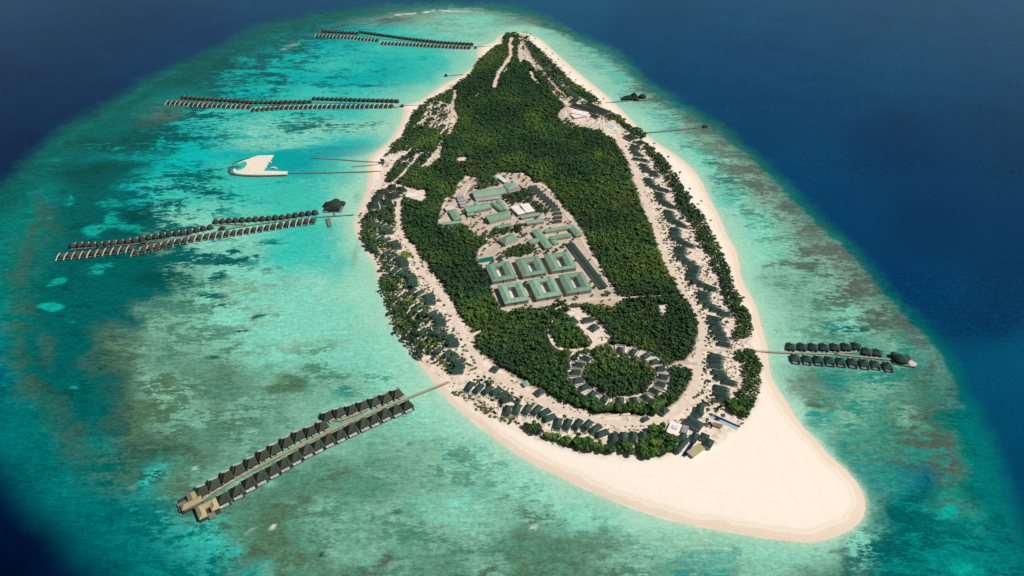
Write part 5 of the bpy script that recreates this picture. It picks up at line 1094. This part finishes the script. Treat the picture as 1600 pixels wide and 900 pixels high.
tint=np.clip(.30+(fbm(X/70,Y/70,3)-.5)*1.3+RNG.randn(len(X))*.13+np.where(X>60,.06,0),0,1)
hgt=np.clip(1+RNG.randn(len(X))*.24+np.where(RNG.rand(len(X))<.06,.45,0)+(fbm(X/40+9,Y/40,2)-.5)*.7,.6,1.7)
order=np.argsort(-PY); NT=270
isbelt=ZN!='forest'
big=order[:NT]; rest=order[NT:]
# forest as one mass
def mass(idx,name,label):
    Vs=[];Fs=[];Ts=[];c=0
    for j,i in enumerate(idx):
        v,f=FVAR[RNG.randint(len(FVAR))]; a=RNG.rand()*6.283; ca,sa=math.cos(a),math.sin(a); s=hgt[i]*RNG.uniform(.85,1.15)
        z0=1.2+2.6*hgt[i]
        Vs.append(np.stack([(v[:,0]*ca-v[:,1]*sa)*s+X[i],(v[:,0]*sa+v[:,1]*ca)*s+Y[i],v[:,2]*s+z0],1)); Fs.append(f+c); c+=len(v); Ts.append(np.full(len(v),tint[i]))
    o=fastmesh(name,np.vstack(Vs),np.vstack(Fs),M['forest']); at=o.data.attributes.new('tint','FLOAT','POINT'); at.data.foreach_set('value',np.concatenate(Ts).astype(np.float32))
    return tag(o,label,'forest',kind='stuff')
mass(rest,'forest','dense green tropical forest covering the middle of the island')
print('trees',len(X),'rest',len(rest))
def undergrowth():
    P=Wn(VEG)[:,:2]; x0,y0=P.min(0); x1,y1=P.max(0); X_,Y_=np.meshgrid(np.arange(x0,x1,6.0),np.arange(y0,y1,6.0)); x=X_.ravel()+RNG.uniform(-3,3,X_.size); y=Y_.ravel()+RNG.uniform(-3,3,X_.size)
    k=inside(P,x,y)&(fbm(x/22,y/22,3)>.50); x=x[k];y=y[k]; px,py=proj(x,y)
    k=(sdist(FOREST,px,py)<1)&(sdist(COMPOUND,px,py)<0); x=x[k];y=y[k]
    for D,w in DROAD:
        if w<1: continue
        k=dline(D,x,y)>w/2-.5; x=x[k];y=y[k]
    x,y=drop_near(x,y,BP,6.5); ok_=np.ones(len(x),bool)
    for a,b,v in FOOT:
        r=np.abs(v).max()*.9; ok_&=~((np.abs(x-a)<r)&(np.abs(y-b)<r))
    x=x[ok_];y=y[ok_]; v0=[crown(1.6,1.3,3,700+i,14,.7) for i in range(5)]; Vs=[];Fs=[];Ts=[];c=0
    for a,b in zip(x,y):
        v,f=v0[RNG.randint(5)]; g_=RNG.rand()*6.28; s_=RNG.uniform(.6,1.35); ca,sa=math.cos(g_)*s_,math.sin(g_)*s_
        Vs.append(np.stack([v[:,0]*ca-v[:,1]*sa+a,v[:,0]*sa+v[:,1]*ca+b,v[:,2]*s_+gz(a,b)-.25],1)); Fs.append(f+c); c+=len(v); Ts.append(np.full(len(v),RNG.uniform(.35,1)))
    o=fastmesh('undergrowth',np.vstack(Vs),np.vstack(Fs),M['forest']); at=o.data.attributes.new('tint','FLOAT','POINT'); at.data.foreach_set('value',np.concatenate(Ts).astype(np.float32))
    tag(o,'low green undergrowth dotted over the sand between the villas and roads','undergrowth',kind='stuff')
undergrowth()
def make_tree(name,r,h,th,seed,m,n=12,cards=110):
    t=thing(name,(0,0,0)); v,f=crown(r,h,n,seed,cards); v=v+[0,0,th]
    obj('crown',v,f,M[m],t)
    q=np.random.RandomState(seed); tk=MB(); tk.loft([[(math.cos(a)*rr+ox,math.sin(a)*rr+oy,z) for a in np.linspace(0,6.283,7)[:-1]] for z,rr,ox,oy in ((-.3,.38,0,0),(th*.5,.28,.15,0),(th+h*.3,.16,.3,.1))])
    for k in range(3):
        a=k*2.1+q.rand(); p0=(.15,0,th*.7); p1=(math.cos(a)*r*.5,math.sin(a)*r*.5,th+h*.35); tk.loft([[(p[0]+math.cos(b)*w,p[1]+math.sin(b)*w,p[2]) for b in np.linspace(0,6.283,5)[:-1]] for p,w in ((p0,.16),(p1,.07))])
    tk.build('trunk',M['trunk'],t); return t
TP=[make_tree('broadleaf_tree',3.7,4.6,2.6,200+i,'leaf') for i in range(5)]; usedT=set()
cnt={}
def place(proto,key,loc,rz,label,cat,group,sc):
    if key not in usedT:
        usedT.add(key); proto.location=loc; proto.rotation_euler=(0,0,rz); proto.scale=sc; proto['label']=label; proto['category']=cat; proto['group']=group; return proto
    proto['category']=cat; return dup(proto,loc,rz,label,group,sc)
bx=sorted(big,key=lambda i:PX[i])
ZL={'forest':'southern edge of the main forest'}
for i in bx:
    zn=ZL.get(ZN[i],ZN[i]); cnt[zn]=cnt.get(zn,0)+1; k=RNG.randint(5); s=hgt[i]*.98
    lab='bushy tree, {} from the west in the {}'.format(ordw(cnt[zn]),zn)
    place(TP[k],('t',k),(X[i],Y[i],gz(X[i],Y[i])-.1),RNG.rand()*6.28,lab,'tree','trees of the '+zn,(s,s,s*RNG.uniform(.9,1.15)))

# palms
def make_palm(seed,h=7.5):
    t=thing('palm_tree',(0,0,0)); q=np.random.RandomState(seed); lx,ly=q.uniform(-.8,.8,2)
    tk=MB(); tk.loft([[(math.cos(a)*rr+lx*z/h*z/h,math.sin(a)*rr+ly*z/h*z/h,z) for a in np.linspace(0,6.283,7)[:-1]] for z,rr in ((-.3,.34),(h*.4,.24),(h*.75,.19),(h,.2))]); tk.build('trunk',M['trunk'],t)
    V=[];F=[]
    for k in range(15):
        a=k*2.4+q.rand()*.4; up=q.uniform(.1,.9); L=q.uniform(2.9,3.9); c,s=math.cos(a),math.sin(a); prev=None
        for j in range(6):
            u=j/5; rr=L*u; z=h+up*rr*.8-rr*rr*.16; w=.75*math.sin(math.pi*min(.95,u*.8+.15)); n=len(V)
            V+=[(lx+c*rr-s*w,ly+s*rr+c*w,z-.28*w),(lx+c*rr,ly+s*rr,z),(lx+c*rr+s*w,ly+s*rr-c*w,z-.28*w)]
            if j: F+=[(n-3,n,n+1,n-2),(n-2,n+1,n+2,n-1)]
    obj('fronds',V,F,M['palm'],t); return t
PP=[make_palm(i) for i in range(4)]
def palm(px,py,label,group,s=1.0):
    x,y,_=W(px,py,1.6); k=RNG.randint(4); place(PP[k],('p',k),(x,y,max(gz(x,y),.3)),RNG.rand()*6.28,label,'palm tree',group,(s*RNG.uniform(.85,1.15),)*3)
EB=[(818,54),(823,54),(829,56),(836,64),(853,80),(863,87),(872,96),(880,105),(890,117),(899,129),(911.5,137),(923,146),(942.5,158.5),(1021,229),(1043,250),(1061,275),(1077,299),(1095,319),(1099,342),(1109,349),(1117,373),(1143,437)]
for k,(x,y) in enumerate(EB): palm(x,y,'lone palm on the open eastern beach, {} from the north'.format(ordw(k+1)),'palms on the eastern beach',1.15)
def scatter(poly,n,seed,mind=5):
    q=np.random.RandomState(seed); P=np.array(poly); out=[]; tries=0
    while len(out)<n and tries<6000:
        tries+=1; x=q.uniform(P[:,0].min(),P[:,0].max()); y=q.uniform(P[:,1].min(),P[:,1].max())
        if not inside(P,np.array([x]),np.array([y]))[0]: continue
        wx,wy,_=W(x,y,1.6)
        if any(math.hypot(wx-a,wy-b)<9 for a,b,_ in BV) or any(math.hypot(wx-a,wy-b)<mind for a,b,_,_ in out): continue
        if any(dline(D,np.array([wx]),np.array([wy]))[0]<w*.35 for D,w in DROAD): continue
        if any(abs(wx-a)<np.abs(v).max()*.9 and abs(wy-b)<np.abs(v).max()*.9 for a,b,v in FOOT): continue
        out.append((wx,wy,x,y))
    return out
EROW=[(975,225),(990,240),(1000,255),(1012,300),(1028,340),(1038,370),(1045,400),(1060,430),(1075,455),(1092,480),(1106,505),(1105,540),(1097,570),(1095,600),(1085,620),(1098,625),(1115,640),(1130,640),(1125,610),(1112,560),(1118,520),(1100,470),(1080,420),(1060,370),(1045,330),(1030,290),(1010,250),(990,220)]
pts=sorted(scatter(EROW,52,3),key=lambda p:p[3])
for k,p in enumerate(pts): palm(p[2],p[3],'palm {} from the north beside the eastern road villas'.format(ordw(k+1)),'palms by the eastern villas',.85)
SROW=[(745,585),(770,598),(800,618),(830,633),(860,648),(900,662),(940,672),(975,676),(1010,674),(1030,668),(1045,665),(1100,645),(1120,650),(1150,662),(1140,675),(1100,668),(1040,675),(1000,690),(940,690),(880,672),(830,655),(780,630),(745,600)]
pts=sorted(scatter(SROW,24,5),key=lambda p:p[2])
for k,p in enumerate(pts): palm(p[2],p[3],'palm {} from the west beside the southern villas and beach club'.format(ordw(k+1)),'palms by the southern villas',.95)
for k,(a,b) in enumerate([(655,178),(690,312),(770,405),(1118,648),(1128,656),(1104,646),(1112,632),(1126,640)][3:]): palm(a,b,'palm {} of five leaning over the long pale pool'.format(ordw(k+1)),'palms around the long pool',1.1)
# shrubs
def make_shrub(seed):
    v,f=crown(2.1,2.0,5,seed,40,.7); o=obj('shrub',v,f,M['shrub']); return o
SP_=[make_shrub(300+i) for i in range(4)]
def shrub(wx,wy,label,group,s):
    k=RNG.randint(4); p=SP_[k]; z=max(gz(wx,wy),.3)-.35*s
    if ('s',k) in usedT: o=p.copy(); COL.objects.link(o)
    else: usedT.add(('s',k)); o=p
    o.location=(wx,wy,z); o.rotation_euler=(0,0,RNG.rand()*6.28); o.scale=(s*RNG.uniform(.8,1.3),s,s*.8); tag(o,label,'shrub',group)
for poly,n,sd,l,g,s in (([(650,395),(665,420),(685,455),(708,500),(735,545),(748,575),(738,582),(715,550),(692,505),(668,462),(650,425),(640,400)],50,26,'bush {} from the west along the western sand road','bushes of the western road',1.2),
 (SROW,56,21,'low shrub {} from the west among the southern villas','shrubs among the southern villas',1.0),
 ([(700,612),(725,612),(745,625),(770,640),(790,652),(815,655),(822,668),(800,664),(775,655),(745,640),(720,622)],40,22,'dune shrub {} from the west on the sand below the southern villas','dune shrubs on the south-west beach',1.25),
 (EROW,76,23,'shrub {} from the west between the eastern villas and road','shrubs along the eastern villas',.95),
 ([(570,345),(600,370),(620,400),(640,440),(670,480),(690,510),(715,560),(730,585),(715,590),(690,570),(665,545),(645,520),(625,480),(605,440),(590,410),(570,375)],50,24,'garden bush {} from the west among the leafy western villas','bushes of the western gardens',1.35),
 ([(640,180),(668,165),(712,160),(712,185),(700,205),(660,205),(640,200)],18,25,'bush {} from the west in the north-west hamlet','bushes of the north-west hamlet',1.5)):
    for k,p in enumerate(sorted(scatter(poly,n,sd,3.2),key=lambda p:p[2])): shrub(p[0],p[1],l.format(ordw(k+1)),g,s)
# lawns in the western gardens
for k,q_ in enumerate((((622,395),(642,392),(650,402),(628,408)),((628,428),(645,425),(655,438),(632,442)),((628,462),(655,460),(655,470),(630,475)),((640,500),(668,496),(668,508),(645,510)),((656,528),(690,526),(692,540),(660,542)),((682,562),(705,560),(704,572),(688,572)),((640,478),(665,474),(664,484),(642,488)))):
    patch('lawn',q_,M['lawn'],.06,step=3,jit=7)
